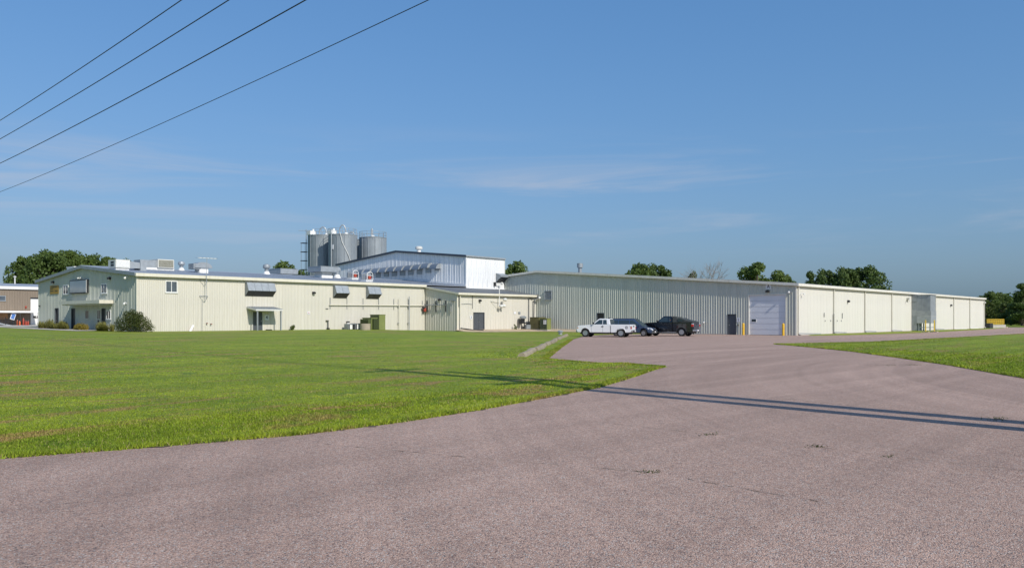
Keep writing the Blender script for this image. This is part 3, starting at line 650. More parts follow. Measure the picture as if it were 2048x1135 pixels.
domecam('white dome camera under the gable rake near the sunlit corner', 'y', X0, 43.22, 5.62, .34); domecam('white dome camera lower on the gable above the big bush', 'y', X0, 43.6, 3.22, .24)
t = thing('wall_spigot', 'small dark fitting with conduit on the far left of the gable', 'fitting', (X0, 64.9, 3.2)); B(X0 - .2, X0 - .03, 64.86, 64.96, 3.14, 3.26).build('fitting', 'charcoal', t)

# louvred hoods on the long wall
def hood(x0, x1, n, label):
    t = thing('intake_hood', label, 'hood', (x0, 41.5, 4.09), group='grey intake hoods on the cream wall')
    sec = [(.03, 5.49), (.38, 5.47), (.72, 4.66), (.03, 4.09)]
    for i in range(n):
        a = x0 + (x1 - x0) * i / n + .012; b_ = x0 + (x1 - x0) * (i + 1) / n - .012
        MB().prism([(a, 41.5 - .38, 5.47), (a, 41.5 - .72, 4.66), (a, 41.5 - .70, 4.64), (a, 41.5 - .36, 5.44)], (b_ - a, 0, 0)).build('front_panel', 'galvanised', t)
        MB().prism([(a, 41.5 - .70, 4.62), (a, 41.5 - .04, 4.10), (a, 41.5 - .04, 4.13), (a, 41.5 - .70, 4.65)], (b_ - a, 0, 0)).build('bird_screen', 'charcoal', t)
    B(x0, x1, 41.5 - .385, 41.47, 5.46, 5.50).build('top_panel', 'galvanised', t)
    for x in (x0 - .02, x1): MB().prism([(x, 41.5 - d, z) for d, z in sec], (.02, 0, 0)).build('side_panel', 'galvanised_dull', t)
hood(-39.94, -36.71, 4, 'wide four-panel grey hood above the porch of door 4'); hood(-28.92, -27.11, 2, 'two-panel grey hood, the left of the close pair'); hood(-24.25, -22.42, 2, 'two-panel grey hood, the right of the close pair')
walllamp('dark wall lamp left of the pair of hoods on the cream wall', 'x', 41.5, -31.57, 4.62)
# antenna mast
t = thing('antenna_mast', 'thin television antenna mast bracketed to the cream wall', 'antenna', (-44.7, 41.3, .4))
MB().cyl((-44.5, 41.0, 3.8), (-44.4, 41.0, 7.75), .028, n=8).build('mast', 'galvanised', t)
MB().tube([(-44.66, 41.44, 3.6), (-44.68, 41.44, .45)], .018, 6).build('lead_cable', 'galvanised_dull', t)
for z in (5.55, 3.95):
    MB().tube([(-44.95, 41.45, z + .05), (-44.5, 41.0, z - .22), (-44.05, 41.45, z + .05), (-44.95, 41.45, z + .05)], .022, 6).build('bracket', 'galvanised_dull', t)
MB().cyl((-45.35, 41.0, 7.72), (-43.35, 41.0, 7.72), .03, n=6).build('boom', 'white_paint', t)
mb = MB()
for i, l in enumerate((.55, .5, .45, .4, .35, .3)): x = -45.3 + i * .38; mb.cyl((x, 41 - l, 7.74), (x, 41 + l, 7.74), .014, n=5)
mb.build('element', 'alloy', t)
# pipework along the long wall
t = thing('wall_pipe', 'long thin cream pipe carried along the wall on drop rods', 'pipe', (-29.4, 41.3, 3.2))
MB().cyl((-29.5, 41.33, 3.32), (-15.25, 41.33, 3.42), .055, n=8).build('pipe', 'cream_trim', t, smooth=True)
for i in range(7): x = -29.35 + i * 2.33; B(x - .02, x + .02, 41.40, 41.465, 2.85, 4.15 if i < 6 else 4.0).build('hanger_strut', 'galvanised_dull', t)
for x, z1, lab in ((-19.35, 4.3, 'left of two vertical conduits near the end of the cream wall'), (-17.75, 4.5, 'right of two vertical conduits near the end of the cream wall')):
    t = thing('conduit', lab, 'conduit', (x, 41.25, .4)); MB().cyl((x, 41.22, .4), (x, 41.22, z1), .05, n=8).build('riser', 'galvanised_dull' if x > -18 else 'cream_trim', t)
    B(x - .09, x + .09, 41.2, 41.46, 1.2, 1.26).build('clamp', 'galvanised_dull', t); B(x - .09, x + .09, 41.2, 41.46, 3.2, 3.26).build('clamp', 'galvanised_dull', t)
t = thing('valve_assembly', 'small red and black valve assembly at the end of the wall pipe', 'valve', (-15.35, 41.3, 2.4))
MB().lathe([(.05, .3), (.17, .25), (.2, .1), (.18, -.15), (.05, -.25)], (-15.25, 41.15, 2.85), 12).build('regulator', 'red_metal', t, smooth=True)
MB().tube([(-15.25, 41.33, 3.42), (-15.42, 41.2, 3.2), (-15.45, 41.2, 2.45)], .05, 8).build('pipe', 'charcoal', t); B(-15.6, -15.3, 41.0, 41.25, 3.05, 3.25).build('valve_body', 'charcoal', t)
t = thing('electrical_box', 'small white meter box low on the cream wall', 'meter', (-26.9, 41.3, 1.0)); B(-27.05, -26.78, 41.32, 41.47, 1.02, 1.34).build('box', 'white_paint', t); B(-27.1, -26.73, 41.28, 41.47, 1.34, 1.48).build('hood', 'charcoal', t)
t = thing('notice_plate', 'small faded pink notice plate on the cream wall', 'plate', (-32.2, 41.4, 2.3)); B(-32.38, -32.02, 41.44, 41.46, 2.28, 2.58).build('plate', 'sign_white', t); B(-32.3, -32.1, 41.434, 41.439, 2.4, 2.46).build('mark', 'lamp_red', t)
t = thing('spigot_pipe', 'dark standpipe with bracket low on the cream wall', 'standpipe', (-29.75, 41.3, .4)); MB().tube([(-29.72, 41.3, .4), (-29.72, 41.3, 1.5)], .05, 6).build('pipe', 'charcoal', t); B(-29.95, -29.6, 41.3, 41.46, 1.52, 1.6).build('bracket', 'charcoal', t); B(-29.85, -29.6, 41.15, 41.4, .45, .75).build('valve', 'charcoal', t); B(-29.95, -29.6, 41.42, 41.46, 2.86, 2.92).build('bracket', 'charcoal', t)
for x, z in ((-44.2, 1.32), (-43.75, 1.25)):
    t = thing('hose_bib', 'small dark hose bib on the wall right of the antenna lead' if x > -44 else 'small dark hose bib close to the antenna lead', 'hose bib', (x, 41.4, z)); MB().cyl((x, 41.46, z), (x, 41.3, z), .05, n=8).build('body', 'charcoal', t); B(x - .08, x + .08, 41.28, 41.32, z - .02, z + .02).build('handle', 'red_metal', t)
t = thing('leaning_downspout', 'short white downspout end leaning at the foot of the cream wall', 'pipe', (-45.9, 41.1, .4)); MB().prism([(-46.3, 41.0, .42), (-46.1, 41.0, .42), (-45.55, 41.3, 1.15), (-45.75, 41.3, 1.15)], (0, .1, 0)).build('pipe', 'white_paint', t)

# rooftop equipment on the office
def mushroom(label, x, y, z, s=1, mat='galvanised'):
    t = thing('roof_ventilator', label, 'ventilator', (x, y, z), group='round turbine roof ventilators')
    MB().lathe([(.42 * s, -.12), (.40 * s, 0), (.24 * s, .34 * s), (.20 * s, .34 * s)], (x, y, z), 16).build('flashing_cone', 'white_paint', t, smooth=True)
    MB().cyl((x, y, z + .3 * s), (x, y, z + .68 * s), .21 * s, n=14).build('neck', mat, t, smooth=True)
    MB().lathe([(.22 * s, .62 * s), (.36 * s, .70 * s), (.40 * s, .86 * s), (.33 * s, 1.03 * s), (.14 * s, 1.12 * s), (.02, 1.13 * s)], (x, y, z), 16).build('head', mat, t, smooth=True)
    mb = MB()
    for i in range(16): a = i * math.pi / 8; mb.cyl((x + .37 * s * math.cos(a), y + .37 * s * math.sin(a), z + .70 * s), (x + .33 * s * math.cos(a + .25), y + .33 * s * math.sin(a + .25), z + 1.02 * s), .018, n=4)
    mb.build('vane', mat, t)
mushroom('round roof ventilator just right of the second air conditioner', -40.7, 53.3, 7.1, .95); mushroom('round roof ventilator alone in the middle of the grey roof', -29.85, 53.4, 7.1, 1.15, 'galvanised_dull'); mushroom('short ventilator beside the larger flat fan hood', -20.9, 51.4, 6.95, 1.25)
def acunit(label, x, y, zr, flip=False):
    t = thing('air_conditioner', label, 'air conditioner', (x, y, zr), group='rooftop air conditioners')
    z = zr + .16
    B(x - .55, x + .75, y - .75, y + .75, zr - .25, zr + .1).build('curb', 'white_paint', t)
    B(x - .6, x + .8, y - .85, y + .85, z - .02, z + .82).build('cabinet', 'offwhite', t, bevel=.02)
    B(x - .52, x + .72, y - .865, y - .852, z + .08, z + .72).build('coil_grille', 'bronze_brown' if flip else 'white_paint', t)
    mb = MB()
    for k in range(9): mb.box(x - .5, x + .7, y - .885, y - .866, z + .1 + k * .07, z + .125 + k * .07)
    mb.build('louvre', 'offwhite' if flip else 'white_paint', t)
    if not flip:
        for dz in (.18, .46): B(x - .615, x - .602, y - .45, y + .25, z + dz, z + dz + .2).build('side_vent', 'charcoal', t)
    MB().prism([(x + .8, y - .55, z + .02), (x + 1.9, y - .55, z + .05), (x + 1.9, y - .55, z + .62), (x + .8, y - .55, z + .72)], (0, 1.2, 0)).build('duct', 'galvanised', t)
    B(x + 1.9, x + 2.5, y - .7, y + .8, zr - .2, z + .70).build('plenum', 'galvanised', t)
    return t
acunit('white rooftop air conditioner at the gable end of the office roof', -50.15, 47.6, oz(47.6)); 
t = thing('air_conditioner', 'second rooftop air conditioner with a tan grille behind the first', 'air conditioner', (-44.3, 52.0, oz(52)), group='rooftop air conditioners')
z = oz(52.2) + .12
B(-46.2, -42.6, 51.2, 53.0, z - .5, z + .06).build('skid', 'white_paint', t); B(-44.5, -42.7, 51.0, 52.8, z + .06, z + .98).build('cabinet', 'offwhite', t, bevel=.02)
B(-44.4, -42.8, 50.97, 50.99, z + .16, z + .88).build('coil_grille', 'bronze_brown', t)
mb = MB()
for k in range(10): B_ = mb.box(-44.4, -42.8, 50.95, 50.968, z + .18 + k * .07, z + .2 + k * .07)
mb.build('louvre', 'offwhite', t); B(-46.3, -44.5, 51.2, 52.7, z + .06, z + .84).build('duct', 'galvanised', t)
t = thing('exhaust_hood', 'grey curved exhaust hood behind the antenna mast', 'hood', (-40.9, 48.6, oz(48.6)))
z = oz(48.6)
B(-41.3, -40.3, 48.2, 49.2, z - .1, z + .55).build('curb', 'white_paint', t)
MB().prism([(-41.9 + 1.0 * (1 - math.cos(a)) * 1.0, 48.05, z + .55 + .62 * math.sin(a)) for a in [i * math.pi / 10 for i in range(11)]], (0, 1.3, 0)).build('hood_shell', 'galvanised', t)
B(-42.0, -41.2, 48.15, 49.25, z + .40, z + .98).build('outlet', 'galvanised_dull', t)
def fanhood(label, x, y, w_, d_):
    z = oz(y); t = thing('fan_hood', label, 'fan hood', (x, y, z), group='flat rectangular fan hoods on the roof')
    B(x - w_ * .30, x + w_ * .30, y - d_ * .3, y + d_ * .3, z - .2, z + .32).build('curb', 'white_paint', t); B(x - w_ * .28, x + w_ * .28, y - d_ * .28, y + d_ * .28, z + .32, z + .72).build('neck', 'offwhite', t)
    MB().prism([(x - w_ / 2, y - d_ / 2, z + .72), (x + w_ / 2, y - d_ / 2, z + .72), (x + w_ / 2, y + d_ / 2, z + .72), (x - w_ / 2, y + d_ / 2, z + .72)], (0, 0, .62)).build('hood', 'galvanised', t)
    B(x - w_ / 2 - .03, x + w_ / 2 + .03, y - d_ / 2 - .03, y + d_ / 2 + .03, z + 1.34, z + 1.38).build('lid', 'galvanised', t)
fanhood('low flat fan hood in front of the trees, the left of two', -24.9, 57.3, 2.6, 2.6); fanhood('raised flat fan hood in front of the silos, the right of two', -23.9, 50.2, 2.7, 2.7)
def redfan(label, x, y):
    z = oz(y) + .1; t = thing('roof_fan', label, 'roof fan', (x, y, z), group='rooftop fans with red motors')
    B(x - .5, x + .5, y - .2, y + .9, z - .3, z + .16).build('base', 'white_paint', t)
    arch = [(x - .42, 0, z + .16), (x + .42, 0, z + .16), (x + .42, 0, z + .72)] + [(x + .42 * math.cos(a), 0, z + .72 + .38 * math.sin(a)) for a in (.4, .8, 1.2, 1.57, 1.95, 2.35, 2.75)] + [(x - .42, 0, z + .72)]
    MB().prism([(p[0], y + .02, p[2]) for p in arch], (0, .9, 0)).build('housing', 'galvanised', t)
    mb = MB()
    ring = [(p[0], y - .3, p[2]) for p in arch]; mb.tube(ring + [ring[0]], .035, 6)
    for p in ring[::2]: mb.cyl(p, (p[0], y + .02, p[2]), .02, n=5)
    mb.cyl((x - .42, y - .3, z + .68), (x + .42, y - .3, z + .68), .03, n=6); mb.build('guard', 'white_paint', t)
    MB().lathe([(.05, -.32), (.22, -.28), (.24, 0), (.2, .06)], (x, y, z + .42), 14, 'y').build('motor', 'red_metal', t, smooth=True)
    for q in (.25, .6): B(x - .47, x - .44, y + q, y + q + .1, z + .0, z + .95).build('side_rib', 'offwhite', t)
redfan('rooftop fan with red motor nearest the silos', -20.6, 48.3); redfan('rooftop fan with red motor nearest the eave', -22.3, 43.4)
t = thing('roof_box', 'white box unit behind the left slope of the gable', 'roof unit', (-49.4, 59.6, oz(59.6)))
B(-50.0, -48.0, 58.6, 60.6, oz(59.6) - .1, oz(59.6) + .75).build('box', 'white_paint', t, bevel=.03); B(-50.05, -47.95, 58.55, 60.65, oz(59.6) + .75, oz(59.6) + .82).build('lid', 'white_paint', t)

# ---------------------------------------------------------------- annex with door 3
ax = thing('annex', 'low cream lean-to annex with the dark double door marked 3', 'building', (-14.9, 35.8, .25))
az = lambda y: 4.90 + (y - 35.8) * .155
MB().prism([(-14.78, 35.92, .2), (-14.78, 41.40, .2), (-14.78, 41.40, az(41.4) - .12), (-14.78, 35.92, az(35.92) - .12)], (14.7, 0, 0)).build('inner_wall', 'offwhite', ax)
sheets(ax, 'x', 35.8, -14.9, -.03, .3, lambda a: 4.74, 'cream_siding', .305, 3, [(-12.1, -10.1, .35, 2.56)], rib=.025)
sheets(ax, 'y', -14.9, 35.8, 41.42, .3, lambda a: az(a) - .08, 'cream_siding', .305, 3)
MB().prism([(-15.05, 35.5, az(35.5)), (-15.05, 41.46, az(41.46)), (-15.05, 41.46, az(41.46) + .05), (-15.05, 35.5, az(35.5) + .05)], (15.0, 0, 0)).build('roof', 'roof_dark', ax)
B(-15.08, -.05, 35.36, 35.5, 4.66, 4.92).build('gutter', 'cream_trim', ax); B(-15.0, -.05, 35.5, 35.77, 4.76, 4.80).build('eave_soffit', 'cream_trim', ax)
MB().prism([(-15.08, 35.5, az(35.5) - .16), (-15.08, 41.46, az(41.46) - .16), (-15.08, 41.46, az(41.46) + .06), (-15.08, 35.5, az(35.5) + .06)], (.03, 0, 0)).build('rake_trim', 'cream_trim', ax)
B(-14.95, -14.76, 35.75, 35.79, .3, 4.74).build('corner_trim', 'cream_trim', ax)
B(-.62, -.06, 35.3, 41.4, 4.95, 5.0).build('gutter_end', 'galvanised', ax)
for x in (-14.55,): 
    d = MB().tube([(x, 35.62, 4.7), (x, 35.62, .55)], .055, 8).build('downspout', 'cream_trim', ax); MB().tube([(x, 35.6, .62), (x + 1.6, 34.9, .40), (x + 2.6, 34.2, .36)], .075, 8).build('drain_extension', 'black_rubber', d)
door(ax, 'x', 35.8, -12.1, -10.1, .35, 2.56, 2)
signboard('number_sign', 'small white sign with a dark 3 left of the annex door', '3', 'x', 35.8, -12.5, 1.95, .42, .46, .42)
walllamp('dark wall lamp above the annex double door', 'x', 35.8, -11.0, 4.03); walllamp('dark lamp on the shaded side wall of the annex', 'y', -14.9, 38.78, 4.1)
t = thing('shade_pipe', 'pipe with short struts on the shaded side of the annex', 'pipe', (-15.1, 39, 3.5))
MB().cyl((-15.08, 37.6, 3.45), (-15.08, 41.1, 3.45), .045, n=8).build('pipe', 'galvanised_dull', t)
for y in (41.0, 39.4, 37.7): B(-15.06, -14.95, y - .03, y + .03, 2.6, 4.0).build('strut', 'charcoal', t)
t = thing('shade_conduit', 'bent twin conduits near the front edge of the shaded annex side', 'conduit', (-15, 36.5, 3))
for q in (0, .3): MB().tube([(-15.0, 36.05, 4.0 - q * .4), (-15.0, 36.9 - q, 4.0 - q * .4), (-15.0, 36.9 - q, 2.6)], .035, 6).build('conduit', 'galvanised_dull', t)
t = thing('flood_mast', 'white mast with two floodlights on the annex front', 'lamp', (-7.7, 35.5, 3.1))
MB().cyl((-7.7, 35.45, 3.3), (-7.7, 35.45, 5.5), .05, n=8).build('mast', 'white_paint', t)
MB().tube([(-9.0, 35.7, 4.0), (-6.9, 35.4, 3.95)], .03, 6).build('arm', 'offwhite', t); MB().tube([(-9.0, 35.72, 4.0), (-7.75, 35.45, 3.25)], .02, 6).build('stay', 'offwhite', t)
for (x, z, dx) in ((-7.0, 4.2, .5), (-7.7, 3.35, -.1), (-7.2, 3.4, .5)): MB().lathe([(.06, -.2), (.14, -.15), (.2, .1), (.23, .22), (.2, .22)], (x, 35.2, z), 12, 'x').build('lamp_head', 'offwhite', t, smooth=True)
t = thing('grey_bracket_lamp', 'dark jib bracket lamp on the tall white wall', 'lamp', (-2, 41.3, 6.3))
B(-2.25, -2.0, 41.2, 41.47, 6.2, 6.75).build('plate', 'charcoal', t); MB().cyl((-2.0, 41.25, 6.6), (-1.3, 40.9, 6.6), .05, n=8).build('arm', 'offwhite', t); MB().lathe([(.05, -.12), (.16, -.08), (.18, .12), (.1, .16)], (-1.25, 40.88, 6.6), 12, 'x').build('head', 'offwhite', t, smooth=True)
t = thing('eave_conduit', 'thin black conduit and junctions left of the annex door', 'conduit', (-12.5, 35.6, 3)); MB().tube([(-12.3, 35.74, 4.6), (-12.3, 35.74, 3.0)], .03, 6).build('riser', 'charcoal', t); MB().tube([(-14.2, 35.74, 3.55), (-13.2, 35.74, 3.6), (-12.3, 35.74, 3.55)], .022, 6).build('cross_conduit', 'galvanised_dull', t); MB().tube([(-14.7, 35.70, 4.6), (-14.7, 35.70, 3.2)], .03, 6).build('corner_conduit', 'charcoal', t)
t = thing('gas_meter', 'cluttered gas meter set at the foot of the annex wall', 'meter', (-3.4, 35.2, .35))
MB().lathe([(.1, -.2), (.42, -.16), (.46, .05), (.3, .16), (.05, .2)], (-3.5, 35.1, 1.95), 14).build('diaphragm_regulator', 'galvanised_dull', t, smooth=True)
B(-3.95, -3.35, 34.95, 35.45, 1.15, 1.75).build('meter_body', 'charcoal', t, bevel=.06); B(-3.0, -1.7, 34.9, 35.4, .4, 1.0).build('meter_box', 'galvanised_dull', t, bevel=.04)
MB().tube([(-3.7, 35.2, .35), (-3.7, 35.2, 2.0), (-3.1, 35.2, 2.1), (-3.1, 35.2, .35)], .06, 8).build('piping', 'charcoal', t); MB().tube([(-3.2, 35.2, 1.3), (-1.8, 35.2, .9), (-1.0, 35.2, .85)], .08, 8).build('outlet_pipe', 'charcoal', t)
for x, m_, lab in ((-4.35, 'sign_white', 'plain white notice plate above the gas meter'), (-3.45, 'galvanised_dull', 'grey notice plate above the gas meter')):
    t = thing('notice_plate', lab, 'plate', (x, 35.7, 2.4)); B(x - .2, x + .2, 35.74, 35.765, 2.38, 2.68).build('plate', m_, t)
t = thing('corner_downpipe', 'dark bent downpipe where the annex meets the warehouse', 'pipe', (-1, 35.4, .4))
MB().tube([(-.25, 35.4, 5.1), (-.25, 35.25, 4.5), (-.75, 35.5, 4.25), (-.75, 35.6, .4)], .07, 8).build('downpipe', 'door_grey', t); MB().tube([(-1.65, 35.65, .9), (-1.65, 35.65, 4.4), (-1.3, 35.65, 4.5), (-.8, 35.6, 4.4)], .05, 8).build('conduit', 'door_grey', t)
t = thing('wall_speaker', 'small white camera beside the annex roof end', 'camera', (-.1, 35.0, 4.5)); MB().cyl((0, 35, 4.62), (-.22, 35, 4.62), .06, n=8).build('mount', 'white_paint', t); MB().lathe([(.04, .16), (.14, .1), (.15, -.08), (.05, -.16)], (-.25, 35, 4.55), 12).build('head', 'white_paint', t, smooth=True)

# transformers and small ground equipment
def cabinet(name, label, x0, x1, y0, y1, z0, z1, m1, m2, group='green utility cabinets'):
    t = thing(name, label, 'utility cabinet', ((x0 + x1) / 2, (y0 + y1) / 2, z0), group=group)
    B(x0 + .04, x1 - .04, y0 + .04, y1 - .04, z0, z1 - .06).build('cabinet', m1, t, bevel=.02); B(x0, x1, y0, y1, z1 - .06, z1).build('lid', m1, t, bevel=.015)
    B(x0 - .15, x1 + .15, y0 - .15, y1 + .15, z0 - .25, z0 + .03).build('pad', 'concrete_pale', t)
    mid = (y0 + y1) / 2
    B(x0 + .022, x0 + .039, y0 + .1, mid - .02, z0 + .1, z1 - .12).build('door', m2, t); B(x0 + .022, x0 + .039, mid + .02, y1 - .1, z0 + .1, z1 - .12).build('door', m2, t)
    B(x0 + .01, x0 + .021, mid - .08, mid - .04, z0 + .6, z0 + .75).build('latch', 'charcoal', t)
    return t
tz = .48
t = cabinet('transformer', 'tall olive green transformer cabinet behind the fins', -24.9, -23.9, 38.3, 40.0, tz, tz + 1.78, 'olive_green', 'olive_dark')
t = thing('transformer', 'lower olive transformer with dark cooling fins behind the planter', 'transformer', (-25.7, 38.9, tz), group='green utility cabinets')
B(-26.1, -25.25, 38.2, 39.8, tz, tz + 1.35).build('tank', 'olive_green', t, bevel=.03); B(-26.6, -25.1, 38.1, 39.9, tz - .2, tz + .02).build('pad', 'concrete_pale', t)
for i in range(9): B(-26.5, -26.1, 38.28 + i * .17, 38.34 + i * .17, tz + .1, tz + 1.25).build('cooling_fin', 'olive_dark', t)
for i in range(6): B(-26.0 + i * .13, -25.93 + i * .13, 37.85, 38.2, tz + .1, tz + 1.28).build('cooling_fin', 'olive_dark', t)
B(-26.15, -25.2, 38.15, 39.85, tz + 1.35, tz + 1.42).build('lid', 'olive_green', t)
t = thing('planter', 'round tan concrete planter on the lawn by the green transformers', 'planter', (-28.75, 36.0, .38))
MB().lathe([(.50, -.2), (.55, .0), (.58, .82), (.50, .82), (.48, .70), (.05, .68)], (-28.75, 36.0, .42), 20).build('tub', 'concrete', t, smooth=True); MB().lathe([(.48, 0), (.3, .05), (.02, .07)], (-28.75, 36.0, 1.08), 14).build('soil', 'soil', t)
for x, h_, m_, lab in ((-27.3, .75, 'galvanised_dull', 'low grey condenser box left of the transformers'), (-26.3, .8, 'galvanised', 'paler low condenser box next to the grey one')):
    t = thing('condenser', lab, 'condenser', (x, 40.6, .45)); B(x - .45, x + .45, 40.2, 41.0, .45, .45 + h_).build('case', m_, t, bevel=.02); B(x - .40, x + .40, 40.17, 40.195, .55, .4 + h_).build('grille', 'charcoal', t); B(x - .3, x + .05, 40.14, 40.165, .6, .35 + h_).build('label_plate', 'white_paint', t)
cabinet('transformer', 'brown-green utility cabinet by the annex corner', -2.2, -.7, 33.5, 35.1, .36, 1.98, 'bronze_brown', 'bronze_brown')
t = cabinet('transformer', 'dark green utility cabinet with white stickers nearest the pickup', -2.4, -1.5, 31.95, 33.25, .34, 1.84, 'olive_green', 'dark_green_metal')
for a in (32.1, 32.36): B(-2.4, -2.382, a, a + .2, 1.05, 1.6).build('sticker', 'sign_white', t)

# ---------------------------------------------------------------- tall white building
tl = thing('tall_building', 'tall white metal building block rising behind the office roof', 'building', (-7.55, 41.5, .3))
tz_ = lambda y: 10.08 + (min(y, 110.7 - y) - 41.5) * (11.40 - 10.08) / 13.85
MB().prism([(-7.42, 41.62, .3), (-7.42, 69.0, .3), (-7.42, 69.0, 9.95), (-7.42, 55.35, 11.25), (-7.42, 41.62, 9.95)], (7.4, 0, 0)).build('inner_wall', 'offwhite', tl)
sheets(tl, 'y', -7.55, 41.5, 69.15, 5.6, lambda a: tz_(a) - .06, 'white_siding', .305, 3)
sheets(tl, 'x', 41.5, -7.55, .05, 5.2, lambda a: 9.98, 'white_siding', .305, 3)
mb = MB()
for ya, yb in ((41.35, 55.35), (69.3, 55.35)): za = tz_(41.5) - .015; mb.prism([(-7.72, ya, za), (-7.72, yb, 11.40), (-7.72, yb, 11.47), (-7.72, ya, za + .07)], (7.85, 0, 0))
mb.build('roof', 'roof_metal', tl)
for ya, yb in ((41.33, 55.34), (69.32, 55.36)): za = tz_(41.5) - .015; MB().prism([(-7.76, ya, za - .18), (-7.76, yb, 11.22), (-7.76, yb, 11.49), (-7.76, ya, za + .09)], (.04, 0, 0)).build('rake_trim', 'navy_trim', tl)
B(-7.72, .13, 41.28, 41.36, 9.95, 10.13).build('eave_trim', 'galvanised', tl)
B(-7.60, -7.50, 41.45, 41.60, 5.6, 9.95).build('corner_trim', 'white_siding', tl)
B(0.0, .09, 41.44, 41.56, 5.6, 9.95).build('corner_trim', 'warehouse_trim', tl)
MB().prism([(-7.72, 41.4, oz(41.4) + .08), (-7.72, 53.5, oz(53.5) + .08), (-7.72, 53.5, oz(53.5) + .32), (-7.72, 41.4, oz(41.4) + .32)], (.12, 0, 0)).build('base_flashing', 'white_siding', tl)
B(-7.55, .0, 41.30, 41.46, 5.70, 5.86).build('base_flashing', 'white_siding', tl)
AW = ['leftmost of the curved hoods in the row, half behind a roof fan', 'second curved hood from the left in the row', 'third curved hood from the left in the row', 'fourth curved hood from the left in the row', 'fifth curved hood from the left in the row', 'middle one of the eleven curved hoods', 'fifth curved hood from the right in the row', 'fourth curved hood from the right in the row', 'third curved hood from the right in the row', 'second curved hood from the right, set a little higher', 'rightmost, shorter curved hood of the row']
for i in range(11):
    yc = 64.55 - i * 1.765; zt = 8.98 + i * .028 + (.10 if i == 9 else -.10 if i == 10 else 0)
    t = thing('exhaust_hood', 'grey ' + AW[i], 'hood', (-7.6, yc, zt - 1.2), group='curved hoods on the tall white wall')
    hw = .66; pr = [(-7.60, zt + .08)] + [(-7.60 - .80 * math.sin(a) - .10, zt + .08 - .78 * (1 - math.cos(a))) for a in (0, .3, .6, .9, 1.2, 1.5)] + [(-7.60, zt - .60)]
    sh = MB().prism([(p[0], yc - hw, p[1]) for p in pr], (0, 2 * hw, 0)).build('hood_shell', 'hood_blue', t)
    for yy_ in (yc - hw - .012, yc + hw + .002): MB().prism([(p[0], yy_, p[1]) for p in pr], (0, .01, 0)).build('end_cap', 'galvanised', t)
    if i < 10:
        fr = MB(); z0 = zt - 1.26; z1 = zt - .62
        fr.box(-7.70, -7.60, yc - .5, yc + .5, z0, z0 + .06); fr.box(-7.70, -7.60, yc - .5, yc - .44, z0 + .06, z1); fr.box(-7.70, -7.60, yc + .44, yc + .5, z0 + .06, z1); fr.build('fan_frame', 'galvanised', t)
        B(-7.66, -7.60, yc - .44, yc + .44, z0 + .06, z1).build('shutter', 'galvanised', t)
    else: B(-7.70, -7.60, yc - .45, yc + .45, zt - .8, zt - .53).build('shutter', 'galvanised_dull', t)
t = thing('intake_hood', 'single grey wedge hood at the right edge of the tall white wall', 'hood', (-1.2, 41.5, 7.0))
MB().prism([(-1.75, 41.46, 8.0), (-1.75, 40.55, 7.7), (-1.75, 40.55, 7.45), (-1.75, 41.46, 6.75)], (1.6, 0, 0)).build('hood_shell', 'galvanised_dull', t)
MB().prism([(-1.65, 40.54, 7.40), (-1.65, 41.44, 6.71), (-1.65, 41.44, 6.73), (-1.65, 40.54, 7.42)], (1.4, 0, 0)).build('bird_screen', 'charcoal', t)
t = thing('roof_ventilator', 'white cylinder vent on the ridge of the tall building', 'ventilator', (-4.5, 54.0, 11.3))
MB().cyl((-4.5, 54.0, 11.2), (-4.5, 54.0, 11.95), .3, n=14).build('neck', 'white_paint', t, smooth=True); MB().lathe([(.32, 11.75), (.52, 11.8), (.52, 12.1), (.36, 12.2), (.05, 12.22)], (-4.5, 54.0, 0), 16).build('cap', 'offwhite', t, smooth=True)

# ---------------------------------------------------------------- warehouse (right)
wz = lambda y: 5.47 + (min(y, 71 - y)) * (8.13 - 5.47) / 35.5
wh = thing('warehouse', 'long cream metal warehouse with overhead door on the right', 'building', (0, 0, 0))
WL = 83.4
MB().prism([(.16, .14, -.05), (.16, 70.9, -.05), (.16, 70.9, 5.3), (.16, 35.5, 7.95), (.16, .14, 5.3)], (WL - .2, 0, 0)).build('inner_wall', 'offwhite', wh)
sheets(wh, 'y', 0, 0, 42.2, .0, lambda a: wz(a) - .06, 'warehouse_siding_shaded', .305, 3, [(1.21, 5.33, -.1, 4.34), (6.85, 7.92, -.1, 2.29), (24.7, 25.8, .2, 2.5)])
sheets(wh, 'x', 0, 0, WL, .08, lambda a: 5.30, 'warehouse_siding', .305, 3, rib=.02)
mb = MB(); ro = .27
mb.prism([(-ro, -.2, wz(0) - .015), (-ro, 35.5, 8.13), (-ro, 35.5, 8.19), (-ro, -.2, wz(0) + .045)], (WL + .5, 0, 0)); mb.prism([(-ro + .02, 71.2, wz(0) - .015), (-ro + .02, 35.5, 8.12), (-ro + .02, 35.5, 8.18), (-ro + .02, 71.2, wz(0) + .045)], (WL + .4, 0, 0))
wr = mb.build('roof', 'roof_metal', wh)
MB().prism([(-ro - .03, -.2, wz(0) - .22), (-ro - .03, 35.5, 7.93), (-ro - .03, 35.5, 8.21), (-ro - .03, -.2, wz(0) + .06)], (.03, 0, 0)).build('rake_trim', 'warehouse_trim', wh)
MB().prism([(-ro - .03, 42.5, wz(42.5) - .2), (-ro - .03, 35.52, 7.93), (-ro - .03, 35.52, 8.21), (-ro - .03, 42.5, wz(42.5) + .07)], (.03, 0, 0)).build('rake_trim', 'warehouse_trim', wh)
MB().prism([(-ro + .003, -.18, wz(0) - .05), (-ro + .003, 35.4, 8.08), (-ro + .003, 35.4, 8.10), (-ro + .003, -.18, wz(0) - .03)], (ro, 0, 0)).build('soffit', 'warehouse_siding', wh)
